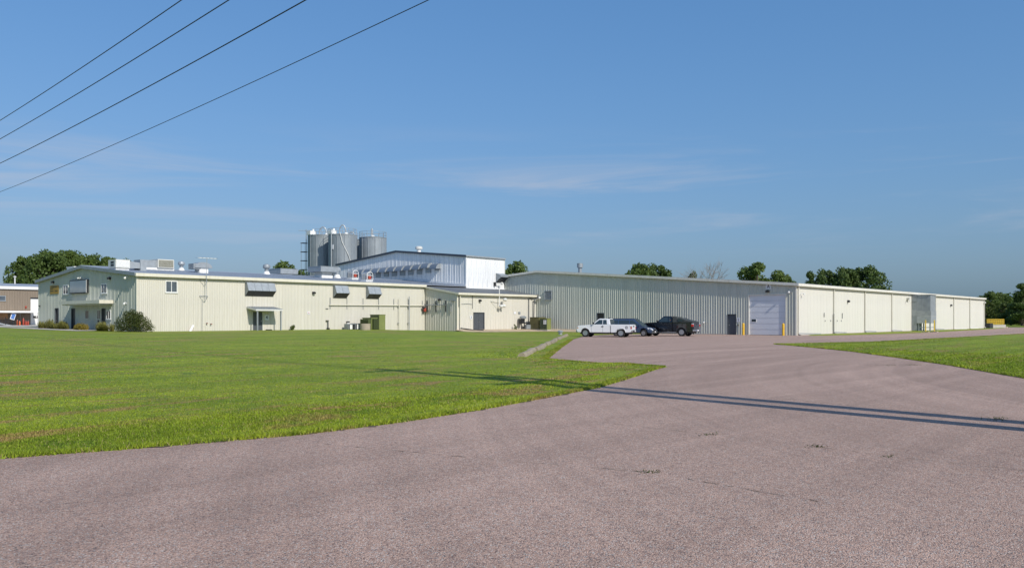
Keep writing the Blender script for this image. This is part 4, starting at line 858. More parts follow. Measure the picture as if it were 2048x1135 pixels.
B(-ro - .03, WL + .2, -.36, -.2, 5.22, 5.50).build('gutter', 'warehouse_trim', wh); B(-.1, WL, -.2, -.03, 5.28, 5.32).build('eave_soffit', 'warehouse_trim', wh)
B(-.05, .12, -.045, .12, 0, 5.30).build('corner_trim', 'warehouse_trim', wh)
B(0.02, WL, -.03, -.002, -.02, .10).build('base_trim', 'concrete_pale', wh); B(-.03, -.002, 8.0, 42, -.02, .10).build('base_trim', 'concrete_pale', wh)
mb = MB()
for i in range(137): x = .1 + i * .61; mb.prism([(x, -.18, wz(0) + .04), (x, 35.4, 8.175), (x, 35.4, 8.215), (x, -.18, wz(0) + .08)], (.04, 0, 0))
mb.build('roof_seam', 'roof_metal', wr)['kind'] = 'stuff'
BAY = WL / 8
for n in range(9):
    x = n * BAY + (.32 if n == 0 else -.12 if n == 8 else 0)
    d = B(x - .06, x + .06, -.16, -.045, .18, 5.24).build('downspout', 'warehouse_trim', wh)
    dx, dy = (3.2 if n in (0, 6, 7) else 2.4), (-1.2 if n in (0, 6) else -.6)
    MB().prism([(x - .05, -.17, .16), (x + .05, -.05, .16), (x + dx, dy, .10), (x + dx - .1, dy - .12, .10)], (0, 0, .1)).build('drain_extension', 'white_paint' if n in (6, 7, 8) else 'galvanised', d)
# overhead door: seven sections in a recessed opening
od = MB(); od.box(-.055, .16, 5.33, 5.45, 0, 4.46); od.box(-.055, .16, 1.09, 1.21, 0, 4.46); od.box(-.055, .16, 1.21, 5.33, 4.34, 4.46)
od = od.build('overhead_door', 'warehouse_trim', wh)
for k in range(7):
    z0 = .02 + k * .617; B(.06, .11, 1.215, 5.325, z0 + .008, z0 + .612).build('door_section', 'overhead_white', od)
    B(.052, .0595, 1.22, 5.32, z0 + .57, z0 + .60).build('section_rib', 'overhead_white', od)
vl = B(.035, .059, 4.50, 5.12, 1.40, 1.78).build('vision_frame', 'white_paint', od); B(.028, .036, 4.56, 5.06, 1.46, 1.72).build('pane', 'glass_dark', od)
B(.02, .10, 1.215, 5.325, 0, .03).build('bottom_seal', 'black_rubber', od)
door(wh, 'y', 0, 6.85, 7.92, .02, 2.29, 1, 'door_grey', 'door_grey'); door(wh, 'y', 0, 24.7, 25.8, .3, 2.5, 1, 'charcoal', 'door_grey')
signboard('number_sign', 'small white sign with a dark 1 right of the grey warehouse door', '1', 'y', 0, 6.6, 1.65, .4, .48, .44)
signboard('letter_sign', 'white sign with a dark letter A high above the overhead door', 'A', 'y', 0, 3.1, 5.24, .62, .52, .5)
walllamp('dark wall lamp right under the letter A sign', 'y', 0, 3.17, 4.75); domecam('white dome camera beside the overhead door near the warehouse corner', 'y', 0, .74, 4.62, .26)
t = thing('key_box', 'small dark key box under the sign marked 1', 'key box', (-.05, 6.6, 1.0)); B(-.09, -.036, 6.55, 6.68, .98, 1.16).build('box', 'charcoal', t); MB().cyl((-.05, 6.62, .98), (-.05, 6.62, .4), .012, n=5).build('conduit', 'galvanised_dull', t)
t = thing('wall_louvre', 'blue-grey louvre high on the warehouse gable by the annex', 'louvre', (-.1, 33.6, 4.3))
fr = MB(); fr.box(-.14, -.03, 33.0, 33.1, 4.25, 5.48); fr.box(-.14, -.03, 34.15, 34.25, 4.25, 5.48); fr.box(-.14, -.03, 33.1, 34.15, 4.25, 4.33); fr.box(-.14, -.03, 33.1, 34.15, 5.40, 5.48); fr.build('frame', 'galvanised', t)
for k in range(9): MB().prism([(-.12, 33.1, 4.34 + k * .118), (-.06, 33.1, 4.42 + k * .118), (-.05, 33.1, 4.42 + k * .118), (-.11, 33.1, 4.34 + k * .118)], (0, 1.05, 0)).build('louvre_blade', 'galvanised', t)
for y, lab in ((5.66, 'yellow bollard at the left side of the overhead door'), (1.12, 'yellow bollard at the right side of the overhead door')):
    t = thing('bollard', lab, 'bollard', (-.75, y, 0), group='yellow door bollards'); MB().cyl((-.75, y, -.1), (-.75, y, 1.2), .13, n=14).build('post', 'yellow_paint', t, smooth=True); MB().lathe([(.13, 0), (.11, .05), (.05, .09), (.01, .1)], (-.75, y, 1.2), 14).build('cap', 'yellow_paint', t, smooth=True)
t = thing('vent_hook', 'thin angled pipe with a white cap by the black truck tail', 'pipe', (-.1, 10.9, .9)); MB().tube([(-.03, 11.9, .85), (-.3, 10.8, 1.3)], .03, 6).build('pipe', 'galvanised', t); MB().lathe([(.03, -.05), (.11, 0), (.1, .12), (.03, .15)], (-.32, 10.7, 1.3), 10).build('cap', 'white_paint', t, smooth=True)
t = thing('roof_ventilator', 'grey capped flue pipe on the warehouse roof near the ridge', 'ventilator', (3, 30.7, 7.8)); MB().cyl((3, 30.7, 7.6), (3, 30.7, 8.65), .24, n=14).build('neck', 'galvanised_dull', t, smooth=True); MB().lathe([(.26, 8.5), (.40, 8.55), (.40, 9.1), (.36, 9.12), (.04, 9.14)], (3, 30.7, 0), 16).build('cap', 'galvanised_dull', t, smooth=True)
# sunlit long side
walllamp('dark wall lamp on the second bay of the sunlit warehouse side', 'x', 0, 14.99, 3.86); walllamp('dark wall lamp on the sixth bay beyond the grey duct', 'x', 0, 60.85, 3.93)
t = thing('security_camera', 'small white camera on the sunlit side right at the warehouse corner', 'camera', (.9, -.1, 4.4)); MB().tube([(.75, -.03, 4.25), (.9, -.25, 4.55), (1.15, -.35, 4.45)], .03, 6).build('arm', 'white_paint', t); B(1.05, 1.3, -.42, -.3, 4.32, 4.46).build('body', 'white_paint', t)
domecam('white dome camera at the far end of the sunlit warehouse side', 'x', 0, 83.0, 4.7, .3)
t = thing('bracket_lamp', 'pale bracket lamp just left of the grey duct', 'lamp', (38.3, -.2, 4.4)); MB().tube([(38.2, -.03, 4.55), (37.6, -.5, 4.6), (37.3, -.55, 4.2)], .05, 6).build('arm', 'offwhite', t); B(37.9, 38.5, -.4, -.03, 4.4, 4.7).build('body', 'offwhite', t)
for x, z0, z1, lab in ((7.6, 1.95, 2.4, 'short dark strap on the first warehouse bay'), (13.2, 1.8, 2.4, 'short dark strap on the second warehouse bay'), (10.2, .05, 2.3, 'dark bumper guard at the foot of the second downspout')):
    t = thing('wall_strap', lab, 'strap', (x, -.05, z0)); B(x - .05, x + .05, -.2 if z0 < 1 else -.06, -.165 if z0 < 1 else -.03, z0, z1).build('strap', 'door_grey', t); B(x - .07, x + .07, -.19 if z0 < 1 else -.08, -.165 if z0 < 1 else -.06, z1, z1 + .04).build('bolt', 'door_grey', t)
for x, lab in ((7.9, 'first'), (9.6, 'second'), (11.6, 'third'), (12.9, 'last')):
    t = thing('wall_bolt', lab + ' small dark bolt plate from the warehouse corner, along the sunlit side', 'bolt', (x, -.05, 1.5), group='row of bolt plates'); B(x - .05, x + .05, -.06, -.03, 1.46, 1.62).build('plate', 'galvanised_dull', t); B(x - .02, x + .02, -.08, -.06, 1.52, 1.56).build('bolt', 'charcoal', t)
# grey duct housing on legs
t = thing('dust_collector', 'tall grey sheet-metal duct housing on legs against the sunlit wall', 'duct', (41.5, -1.2, 0))
for z0, z1, m_, pr_ in ((.1, 2.15, 'galvanised_dull', 0), (2.15, 3.0, 'galvanised', .03), (3.0, 4.2, 'galvanised_dull', 0), (4.2, 5.1, 'galvanised_dull', .04)): B(40.2 - pr_, 42.7, -.70 - pr_, -.04, z0 + .004, z1 - .004).build('side_duct', m_, t)
for k in range(3): y = -2.5 + k * .6; B(40.2, 42.8, y + .006, y + .594, 2.9, 5.1).build('upper_panel', 'galvanised_dull', t)
for z0, z1 in ((2.16, 2.9), (1.15, 2.15)): B(40.14, 42.86, -2.56, -.72, z0, z1 - .01).build('lower_panel', 'galvanised', t)
B(40.1, 42.9, -2.6, -.72, 5.1, 5.16).build('lid', 'galvanised_dull', t)
for x in (40.3, 42.65):
    for y in (-2.42, -.95): B(x - .07, x + .07, y - .07, y + .07, -.05, 1.15).build('leg', 'galvanised_dull', t)
B(40.25, 40.35, -2.35, -1.02, .5, .6).build('brace', 'galvanised_dull', t); B(40.37, 42.58, -2.46, -2.38, .5, .6).build('brace', 'galvanised_dull', t)
for x, y, lab in ((31.9, -4.1, 'slim yellow bollard closer to the duct legs'), (32.9, -4.9, 'slim yellow bollard standing nearer the drive, right of its twin')):
    t = thing('bollard', lab, 'bollard', (x, y, 0), group='slim yellow bollards by the duct'); MB().cyl((x, y, -.05), (x, y, 1.55), .075, n=12).build('post', 'rail_yellow', t, smooth=True); MB().lathe([(.075, 0), (.05, .05), (.01, .06)], (x, y, 1.55), 12).build('cap', 'rail_yellow', t, smooth=True); B(x - .4, x + .4, y - .4, y + .4, -.03, .12).build('footing', 'concrete', t)
# loading dock at the far end
t = thing('loading_dock', 'low concrete dock wall past the far end of the warehouse', 'dock', (91, 0, 0)); B(86.3, 98.4, -.6, 2.4, -.05, .62).build('wall', 'concrete_pale', t); B(83.65, 86.2, -.9, 2.4, -.05, .95).build('dock_pit_door', 'charcoal', t); B(98.4, 99.6, -.7, 2.5, -.05, .25).build('ramp_end', 'concrete', t)
t = thing('dock_railing', 'yellow safety railing on top of the dock wall', 'railing', (91, 0, .62))
for i in range(10): x = 84.3 + i * 1.55; B(x - .05, x + .05, -.35, -.25, .62 if x > 86.3 else .95, 1.72).build('post', 'rail_yellow', t)
for z in (1.68, 1.38, 1.08, .82): B(84.3, 98.3, -.34, -.26, z - .04, z + .04).build('rail', 'rail_yellow', t)
B(84.3, 98.3, -.27, -.255, .85, 1.66).build('mesh_panel', 'rail_yellow', t) if False else None
mb = MB()
for i in range(56): x = 84.4 + i * .25; mb.box(x - .012, x + .012, -.31, -.29, .8 if x > 86.3 else .96, 1.66)
mb.build('baluster', 'rail_yellow', t)

# ---------------------------------------------------------------- silos
SI = [(-3.8, 72.7, 15.0, 'nearest silo, in the middle of the group'), (-3.8, 78.2, 15.25, 'left silo with the outside caged ladder'), (2.35, 72.7, 15.0, 'right silo of the group'), (2.4, 78.4, 15.0, 'rear silo showing as a dark strip between the others')]
for k, (x, y, zt, lab) in enumerate(SI):
    r = 2.2; t = thing('silo', 'grey bolted steel ' + lab, 'silo', (x, y, .3), group='steel storage silos')
    nst = 12
    for i in range(nst):                                       # each stave a curved sheet of its own
        a0 = 2 * math.pi * i / nst + .012; a1 = 2 * math.pi * (i + 1) / nst - .012; vs = []; seg = 4
        for j in range(seg + 1):
            a = a0 + (a1 - a0) * j / seg; vs += [(x + r * math.cos(a), y + r * math.sin(a), .3), (x + r * math.cos(a), y + r * math.sin(a), zt)]
        MB().add(vs, [[2 * j, 2 * j + 2, 2 * j + 3, 2 * j + 1] for j in range(seg)]).build('stave', 'silo_steel', t, smooth=True)
        a = a0 - .012; mb = MB(); c, s_ = math.cos(a), math.sin(a)
        MB().cyl((x + (r + .02) * c, y + (r + .02) * s_, .3), (x + (r + .02) * c, y + (r + .02) * s_, zt), .055, n=5).build('flange', 'galvanised_dull', t)
    MB().cyl((x, y, .3), (x, y, zt - .05), r - .08, n=24).build('core', 'silo_steel', t)
    MB().lathe([(r + .06, 0), (r + .06, .1), (r * .4, .26), (.35, .30), (.3, .30)], (x, y, zt), 28).build('roof', 'silo_steel', t, smooth=True)
    ra = MB(); n = 14; rr = r + .02
    for i in range(n):
        if k == 1 and i in (5, 6, 7): continue
        a = 2 * math.pi * i / n; b_ = 2 * math.pi * (i + 1) / n; p = (x + rr * math.cos(a), y + rr * math.sin(a)); q = (x + rr * math.cos(b_), y + rr * math.sin(b_))
        ra.cyl((*p, zt - .35), (*p, zt + 1.05), .035, n=5); ra.cyl((*p, zt + 1.03), (*q, zt + 1.03), .028, n=5); ra.cyl((*p, zt + .55), (*q, zt + .55), .022, n=5)
    ra.build('guard_rail', 'galvanised', t)
    # gooseneck fill pipe: an arch over the roof
    g = []; w_ = (.52, .58, .10, .5)[k]; ht = (1.15, 1.0, 1.05, .9)[k]; dxn, dyn = .66, -.7513
    cx_, cy_ = x + (0, .2, -.2, 0)[k], y
    for j in range(13):
        a = math.pi * j / 12; g.append((cx_ - math.cos(a) * w_ * dxn, cy_ - math.cos(a) * w_ * dyn, zt + .55 + math.sin(a) * ht))
    MB().tube([(g[0][0], g[0][1], zt + .1)] + g + [(g[-1][0], g[-1][1], zt + .1)], .10, 8).build('fill_pipe', 'galvanised', t, smooth=True)
    MB().cyl((g[-1][0], g[-1][1], zt + .05), (g[-1][0], g[-1][1], zt + .5), .3, n=12).build('fill_collar', 'white_paint', t)
    if k < 2:
        lx, ly = x - 1.75, y + .5
        B(lx - .5, lx + .6, ly - .5, ly + .5, zt + .12, zt + .75).build('dust_filter', 'white_paint', t, bevel=.05); MB().cyl((lx + .4, ly, zt + .75), (lx + .4, ly, zt + 1.1), .16, n=10).build('filter_stack', 'white_paint', t)
    if k == 0:
        MB().tube([(x - 1.7, y - 1.55, zt + .3), (x - 1.45, y - 1.75, zt - 1.2), (x - .6, y - 2.25, zt - 3.2), (x + .35, y - 2.3, zt - 5.6)], .06, 8).build('hanging_hose', 'offwhite', t)
        B(x - 2.28, x - 2.2, y - .55, y - .1, zt - 2.3, zt - 1.6).build('wall_sign', 'sign_white', t)
        MB().tube([(x - 2.35, y - .2, .3), (x - 2.35, y - .2, zt + .3)], .1, 6).build('riser_pipe', 'galvanised', t)
    if k == 1:
        lx, ly = x - 1.5, y + 2.3; la = MB()
        la.cyl((lx, ly, .3), (lx, ly, zt + 1.2), .035, n=5); la.cyl((lx + .36, ly + .3, .3), (lx + .36, ly + .3, zt + 1.2), .035, n=5)
        for i in range(46): la.cyl((lx, ly, .5 + i * .33), (lx + .36, ly + .3, .5 + i * .33), .02, n=4)
        la.build('ladder', 'galvanised_dull', t)
        for i in range(9):
            zc = 2.6 + i * 1.45; ring = [(lx + .18 + .55 * math.cos(a) - .25, ly + .15 + .55 * math.sin(a) + .3, zc) for a in [2 * math.pi * q / 10 for q in range(11)]]
            cg = MB(); cg.tube(ring, .05, 5); cg.build('ladder_cage_hoop', 'navy_trim', t)
        cg = MB()
        for q in (1, 3, 5): a = 2 * math.pi * q / 10; px_, py_ = lx + .18 + .55 * math.cos(a) - .25, ly + .15 + .55 * math.sin(a) + .3; cg.cyl((px_, py_, 2.6), (px_, py_, 2.6 + 8 * 1.45), .025, n=4)
        cg.build('ladder_cage_bar', 'galvanised_dull', t)
        MB().tube([(lx - .9, ly + .8, zt + 1.0), (lx + .8, ly - .2, zt + 1.0)], .04, 5).build('access_rail', 'galvanised_dull', t)

# ---------------------------------------------------------------- brown building at the far left
br = thing('brown_building', 'brown metal building with white fascia at the far left edge', 'building', (-56, 85, .6))
B(-72, -38, 85.12, 100, .4, 5.9).build('inner_wall', 'brown_siding', br)
sheets(br, 'x', 85, -72, -38, .6, lambda a: 5.70, 'brown_siding', .305, 3, [(-45.25, -43.3, .6, 4.55)])
B(-72.2, -37.8, 84.75, 84.95, 5.62, 5.98).build('fascia', 'white_paint', br)
MB().prism([(-72.2, 84.8, 6.0), (-72.2, 90.5, 6.55), (-72.2, 100, 6.0), (-72.2, 90.5, 6.48)], (34.4, 0, 0)).build('roof', 'roof_metal', br)
B(-45.25, -43.3, 85.02, 85.08, .6, 4.42).build('roller_door', 'white_paint', br); B(-45.3, -43.25, 84.94, 85.0, 4.42, 4.58).build('door_header', 'charcoal', br)
window(br, 'x', 85, -49.4, -48.22, 4.08, 4.75, 0, 'galvanised_dull'); window(br, 'x', 85, -44.9, -44.62, 1.95, 2.15, 0, 'charcoal'); window(br, 'x', 85, -44.5, -44.0, 1.95, 2.15, 0, 'charcoal')
dd = door(br, 'x', 84.95, -47.4, -46.5, .75, 2.45, 1, 'galvanised', 'galvanised_dull')
ln = thing('loading_canopy', 'white flat canopy over the ramp of the brown building', 'canopy', (-48, 83, .6)); B(-56, -44.95, 82.6, 84.9, 2.55, 2.78).build('roof_panel', 'white_paint', ln)
for x in (-45.1, -50.5): B(x - .06, x + .06, 82.7, 82.82, .6, 2.55).build('post', 'white_paint', ln)
B(-56, -48.0, 84.85, 84.93, 1.7, 2.55).build('wall_panel', 'tan_panel', ln)
rp = thing('stair_ramp', 'grey sloping stair ramp with rails under the white canopy', 'ramp', (-49, 82.4, .6))
MB().prism([(-54, 82.0, 1.9), (-47.6, 82.0, .62), (-47.6, 82.0, .78), (-54, 82.0, 2.15)], (0, 1.2, 0)).build('ramp_deck', 'galvanised', rp)
for k in range(3): MB().tube([(-54, 81.95, 2.35 + k * .22), (-47.6, 81.95, 1.0 + k * .22)], .035, 5).build('rail', 'charcoal', rp)
for x, z in ((-52.5, 1.7), (-50.8, 1.35), (-49.2, 1.05), (-47.7, .8)): B(x - .03, x + .03, 81.92, 81.98, z, z + .95).build('post', 'charcoal', rp)
t = thing('blue_board', 'small blue and white board leaning under the white canopy', 'board', (-48.2, 82.9, 1.4)); MB().prism([(-48.4, 82.9, 1.75), (-47.9, 82.9, 1.55), (-47.65, 82.9, 2.4), (-48.15, 82.9, 2.6)], (0, .06, 0)).build('panel', 'sign_white', t); MB().prism([(-48.3, 82.87, 1.85), (-47.95, 82.87, 1.7), (-47.75, 82.87, 2.3), (-48.1, 82.87, 2.45)], (0, .02, 0)).build('print', 'blue_paint', t)
t = thing('blue_tarp', 'bright blue bundle lying on the stair ramp', 'bundle', (-50.3, 82.3, 1.5)); MB().lathe([(.5, 0), (.48, .15), (.3, .3), (.05, .36)], (-50.2, 82.3, 1.35), 9).build('bundle', 'blue_paint', t)
for i, (x, h_, m_) in enumerate(((-47.75, .95, 'orange_plastic'), (-47.5, .85, 'orange_plastic'), (-47.05, 1.2, 'red_metal'), (-46.75, .85, 'red_metal'), (-46.5, .85, 'red_metal'))):
    t = thing('cylinder_tank', ('leftmost orange', 'second orange', 'tallest red', 'shorter red', 'rightmost red')[i] + ' upright cylinder by the brown building door', 'cylinder', (x, 82.2, .62), group='orange and red upright cylinders')
    MB().lathe([(.10, 0), (.11, .05), (.11, h_ - .15), (.06, h_ - .05), (.03, h_)], (x, 82.2, .65), 12).build('bottle', m_, t, smooth=True); MB().cyl((x, 82.2, .65 + h_), (x, 82.2, .72 + h_), .03, n=8).build('valve', 'alloy', t)
t = thing('bell', 'small dark red bell on the brown wall', 'bell', (-45.9, 84.9, 3.3)); MB().lathe([(.02, -.08), (.11, -.06), (.12, 0)], (-45.85, 84.93, 3.35), 12, 'y').build('gong', 'red_metal', t); B(-45.95, -45.75, 84.9, 84.96, 3.12, 3.18).build('box', 'red_metal', t)
for x, h_, lab in ((-47.6, 1.4, 'thin white roof vent pipe with a lamp head on the brown building'), (-45.5, 1.1, 'plain white roof vent pipe on the brown building')):
    t = thing('roof_pipe', lab, 'pipe', (x, 90, 6.5)); MB().cyl((x, 90, 6.3), (x, 90, 6.5 + h_ * .8), .09, n=8).build('pipe', 'offwhite', t); MB().lathe([(.1, 0), (.2, .05), (.16, .15), (.03, .2)], (x, 90, 6.5 + h_ * .8), 10).build('cap', 'offwhite', t)

# ---------------------------------------------------------------- vehicles (local: +x forward, +y left)
def wheel(parent, x, y, r, wd, spokes=6):
    s = 1 if y > 0 else -1
    wl = MB().lathe([(r * .60, -wd / 2), (r * .92, -wd / 2), (r, -wd * .36), (r, wd * .36), (r * .92, wd / 2), (r * .60, wd / 2), (r * .60, -wd / 2)], (x, y, r), 24, 'y').build('wheel', 'black_rubber', parent, smooth=True)
    f = y + s * wd * .40
    MB().lathe([(r * .61, -.03), (r * .61, .03), (r * .55, .03), (r * .52, -.02)], (x, f, r), 20, 'y').build('rim', 'alloy', wl, smooth=True)
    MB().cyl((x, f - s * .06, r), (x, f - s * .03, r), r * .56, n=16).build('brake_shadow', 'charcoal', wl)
    mb = MB()
    for i in range(spokes):
        a = 2 * math.pi * i / spokes + .3; b_ = .17; p = [(x + r * k * math.cos(a + d), f, r + r * k * math.sin(a + d)) for k, d in ((.14, -.5), (.56, -b_), (.56, b_), (.14, .5))]
        mb.prism([(q[0], f - .015, q[2]) for q in p], (0, .03, 0))
    mb.cyl((x, f - .02, r), (x, f + s * .035, r), r * .17, n=10); mb.build('spoke', 'alloy', wl)
def arch(cx_, r, z0, n=9): 
    a0 = math.asin(max(-1, min(1, (z0 - .40) / r)));
    zc = .40; return [(cx_ + r * math.cos(a), zc + r * math.sin(a)) for a in [a0 + (math.pi - 2 * a0) * i / n for i in range(n + 1)]]
def sidepanel(y, pts, parent, name, mat, th=.012):
    return MB().prism([(p[0], y, p[1]) for p in pts], (0, th if y > 0 else -th, 0)).build(name, mat, parent)
def greenhouse(t, A, Bp, C, D, wb, wt, paint, windows, glassmat='glass_dark', rear_glass=True):
    z0 = A[1]; z1 = Bp[1]; yy = lambda z: wb + (wt - wb) * (z - z0) / (z1 - z0); v = []
    for s in (1, -1):
        for p in (A, Bp, C, D): v.append((p[0], s * yy(p[1]), p[1]))
    g = MB().add(v, [[0, 1, 2, 3], [7, 6, 5, 4], [0, 4, 5, 1], [1, 5, 6, 2], [2, 6, 7, 3], [3, 7, 4, 0]]).build('cab', paint, t, smooth=True, bevel=.05)
    for wp in windows:
        for s in (1, -1):
            q = [(p[0], s * (yy(p[1]) + .004), p[1]) for p in wp]; MB().prism(q, (0, s * .006, 0)).build('side_window', glassmat, g)
    def pane(P, Q, nm, out):
        pts = []
        for k, p_ in ((.07, P), (.90, Q)):
            x = P[0] + (Q[0] - P[0]) * k; z = P[1] + (Q[1] - P[1]) * k; pts.append((x, z, yy(z) - .10))
        d = Vector((-(Q[1] - P[1]), 0, Q[0] - P[0])).normalized()
        if (d.x > 0) != (out > 0): d = -d
        q = [Vector((pts[0][0], pts[0][2], pts[0][1])), Vector((pts[0][0], -pts[0][2], pts[0][1])), Vector((pts[1][0], -pts[1][2], pts[1][1])), Vector((pts[1][0], pts[1][2], pts[1][1]))]
        MB().prism([p + d * .003 for p in q], d * .008).build(nm, glassmat, g)
    pane(A, Bp, 'windscreen', 1)
    if rear_glass: pane(D, C, 'rear_window', -1)
    return g
def vehicle_common(t, L, hw, wheels, r, wd, spokes):
    B(-L / 2 + .35, L / 2 - .35, -hw + .22, hw - .22, .30, .62).build('underbody', 'charcoal', t)
    for x in wheels:
        for s in (1, -1): wheel(t, x, s * (hw - wd / 2 - .02), r, wd, spokes)
def body(prof, hw, t, paint, bev=.05): return MB().prism([(p[0], -hw, p[1]) for p in prof], (0, 2 * hw, 0)).build('body', paint, t, smooth=True, bevel=bev)
def mirror(t, x, y, z, paint):
    s = 1 if y > 0 else -1; o = B(x - .06, x + .08, y + s * .07 - .09, y + s * .07 + .09, z - .08, z + .10).build('mirror', paint, t, bevel=.03); B(x - .02, x + .02, min(y, y + s * .05) - .03, max(y, y + s * .05), z - .06, z - .02).build('mirror_stalk', 'charcoal', o)

def pickup(name, label, loc, heading, L, hw, H, wb, r, paint, crew, bumper, chrome_front, cover):
    t = thing(name, label, 'pickup truck', (*loc, 0), math.atan2(heading[1], heading[0]), group='vehicles parked on the lot', world=False)
    F_ = L / 2; RR = -L / 2; fx = F_ - .92; rx = fx - wb; belt = H * (.69 if crew else .675); hood = H * (.655 if crew else .63)
    cabr = rx + (.98 if crew else 1.02)                          # back of the cab
    ra = r * 1.17; sill = .43
    pf = [(F_ - .10, .45), (F_ - .04, .62), (F_ - .05, hood - .22), (F_ - .16, hood - .05), (F_ - .55, hood), (fx - (.72 if crew else .60), hood + .07), (fx - (.85 if crew else .70), belt), (cabr, belt), (cabr, sill)] + [p for p in arch(fx, ra, sill)[::-1]]
    body(pf, hw, t, paint)
    bp = [(cabr - .03, sill), (cabr - .03, belt - .0), (RR + .12, belt - .0), (RR + .09, .50), (RR + .25, .45)] + arch(rx, ra, .45)[::-1]
    for s in (1, -1): MB().prism([(p[0], s * (hw - .09) - .09, p[1]) for p in bp], (0, .18, 0)).build('bed_side', paint, t, smooth=True, bevel=.03)
    B(RR + .15, cabr - .05, -hw + .18, hw - .18, .62, .70).build('bed_floor', 'trim_grey', t); B(cabr - .10, cabr - .04, -hw + .18, hw - .18, .70, belt - .02).build('bed_front', paint, t)
    B(RR + .06, RR + .13, -hw + .19, hw - .19, .58, belt - .015).build('tailgate', paint, t, bevel=.015); B(RR + .045, RR + .058, -.22, .22, belt - .22, belt - .12).build('tailgate_handle', 'charcoal', t)
    A = (fx - (.82 if crew else .68), belt - .02); Bp = (fx - (1.62 if crew else 1.36), H); C = (cabr + .16, H - .02); D = (cabr + .02, belt - .02); wt = hw - .20; wbm = hw - .05
    bpil = fx - (2.14 if crew else 1.74)
    z0 = belt + .04; z1 = H - .12
    if crew: wins = [[(A[0] - .18, z0), (Bp[0] - .02, z1), (bpil + .05, z1), (bpil + .05, z0)], [(bpil - .05, z0), (bpil - .05, z1), (cabr + .30, z1), (cabr + .22, z0)]]
    else: wins = [[(A[0] - .18, z0), (Bp[0] - .02, z1), (bpil + .03, z1), (bpil + .03, z0)], [(bpil - .03, z0), (bpil - .03, z1), (cabr + .42, z1), (cabr + .36, z0)]]
    g = greenhouse(t, A, Bp, C, D, wbm, wt, paint, wins)
    vehicle_common(t, L, hw, (fx, rx), r, .25 if not crew else .28, 5 if not crew else 8)
    for x in ((bpil, cabr + .12) if crew else (bpil - .02, cabr + .04)) + (fx - (.78 if crew else .62),):
        for s in (1, -1): B(x - .008, x + .008, min(s * hw, s * (hw + .003)), max(s * hw, s * (hw + .003)), sill + .05, belt - .03).build('door_seam', 'charcoal', t)
    for s in (1, -1):
        for x in ((bpil + .25, cabr + .42) if crew else (bpil,)): B(x - .10, x + .10, min(s * hw, s * (hw + .03)), max(s * hw, s * (hw + .03)), belt - .22, belt - .14).build('door_handle', 'charcoal', t)
        mirror(t, A[0] - .18, s * hw, belt + .12, 'charcoal' if not crew else paint)
        MB().prism([(F_ - .03, s * (hw - .10), hood - .30), (F_ - .03, s * (hw - .48), hood - .30), (F_ - .10, s * (hw - .48), hood - .10), (F_ - .10, s * (hw - .06), hood - .10)], (-.06, 0, 0)).build('headlight', 'lamp_clear', t)
        MB().box(F_ - .22, F_ - .10, s * hw - .01, s * hw + .008, hood - .28, hood - .20).build('turn_lamp', 'lamp_amber', t)
        MB().box(RR + .05, RR + (.24 if crew else .13), s * (hw - .09) - .10, s * (hw - .09) + (.104 if crew else .085), belt - .42, belt - .20).build('tail_light', 'lamp_red', t); MB().box(RR + .05, RR + .20, s * (hw - .09) - .10, s * (hw - .09) + .102, belt - .19, belt - .10).build('reversing_light', 'lamp_clear', t)
        mb = MB()
        for cx_ in (fx, rx):
            for a0_, a1_ in zip(arch(cx_, ra + .03, .46), arch(cx_, ra + .03, .46)[1:]): mb.cyl((a0_[0], s * (hw + .005), a0_[1]), (a1_[0], s * (hw + .005), a1_[1]), .022, n=5)
        mb.build('arch_lip', paint if not crew else 'trim_grey', t)
    B(F_ - .06, F_ - .02, -hw + .5, hw - .5, hood - .34, hood - .12).build('grille', 'charcoal', t)
    MB().prism([(F_ - .16, -hw + .02, .44), (F_ + .06, -hw + .12, .46), (F_ + .06, hw - .12, .46), (F_ - .16, hw - .02, .44)], (0, 0, .22)).build('front_bumper', bumper, t, bevel=.03)
    MB().prism([(RR + .12, -hw + .03, .48), (RR - .10, -hw + .12, .50), (RR - .10, hw - .12, .50), (RR + .12, hw - .03, .48)], (0, 0, .20)).build('rear_bumper', 'chrome', t, bevel=.03)
    B(RR - .115, RR - .102, -.16, .16, .53, .66).build('number_plate', 'sign_white', t); MB().cyl((RR - .1, 0, .46), (RR - .30, 0, .46), .035, n=8).build('tow_hitch', 'charcoal', t)
    if cover:
        zt = H - .06
        pr = [(cabr + .02, belt), (cabr + .04, zt), (cabr - .35, zt - .02), (cabr - .42, zt - .14), (cabr - .75, zt - .12), (cabr - 1.25, belt + .27), (RR + .25, belt + .10), (RR + .10, belt + .0)]
        cv = MB()
        for s in (-1, 1): pass
        v = [];
        for s in (1, -1):
            for p in pr: kz = (p[1] - belt) / (zt - belt); v.append((p[0], s * (hw - .05 - .15 * kz), p[1]))
        n = len(pr); cv.add(v, [list(range(n)), list(range(n, 2 * n))[::-1]] + [[i, (i + 1) % n, n + (i + 1) % n, n + i] for i in range(n)]); cv.build('bed_cover', 'vinyl_black', t, bevel=.03)
        for s in (1, -1): sidepanel(s * (hw - .075), [(cabr - .62, belt + .05), (cabr - .55, belt + .36), (cabr - .78, belt + .36), (cabr - 1.3, belt + .17)], t, 'cover_window', 'glass_dark', .03); MB().box(cabr - .45, cabr + .9 + .8, s * (hw + .04) - .05, s * (hw + .04) + .05, .38, .44).build('side_step', 'alloy', t); B(rx - ra - .12, rx - ra - .09, s * (hw - .14) - .12, s * (hw - .14) + .12, .18, .55).build('mud_flap', 'black_rubber', t)
        B(cabr + .2, cabr + .24, hw + .002, hw + .012, belt + .18, belt + .28).build('side_marker', 'lamp_amber', t)
    else:
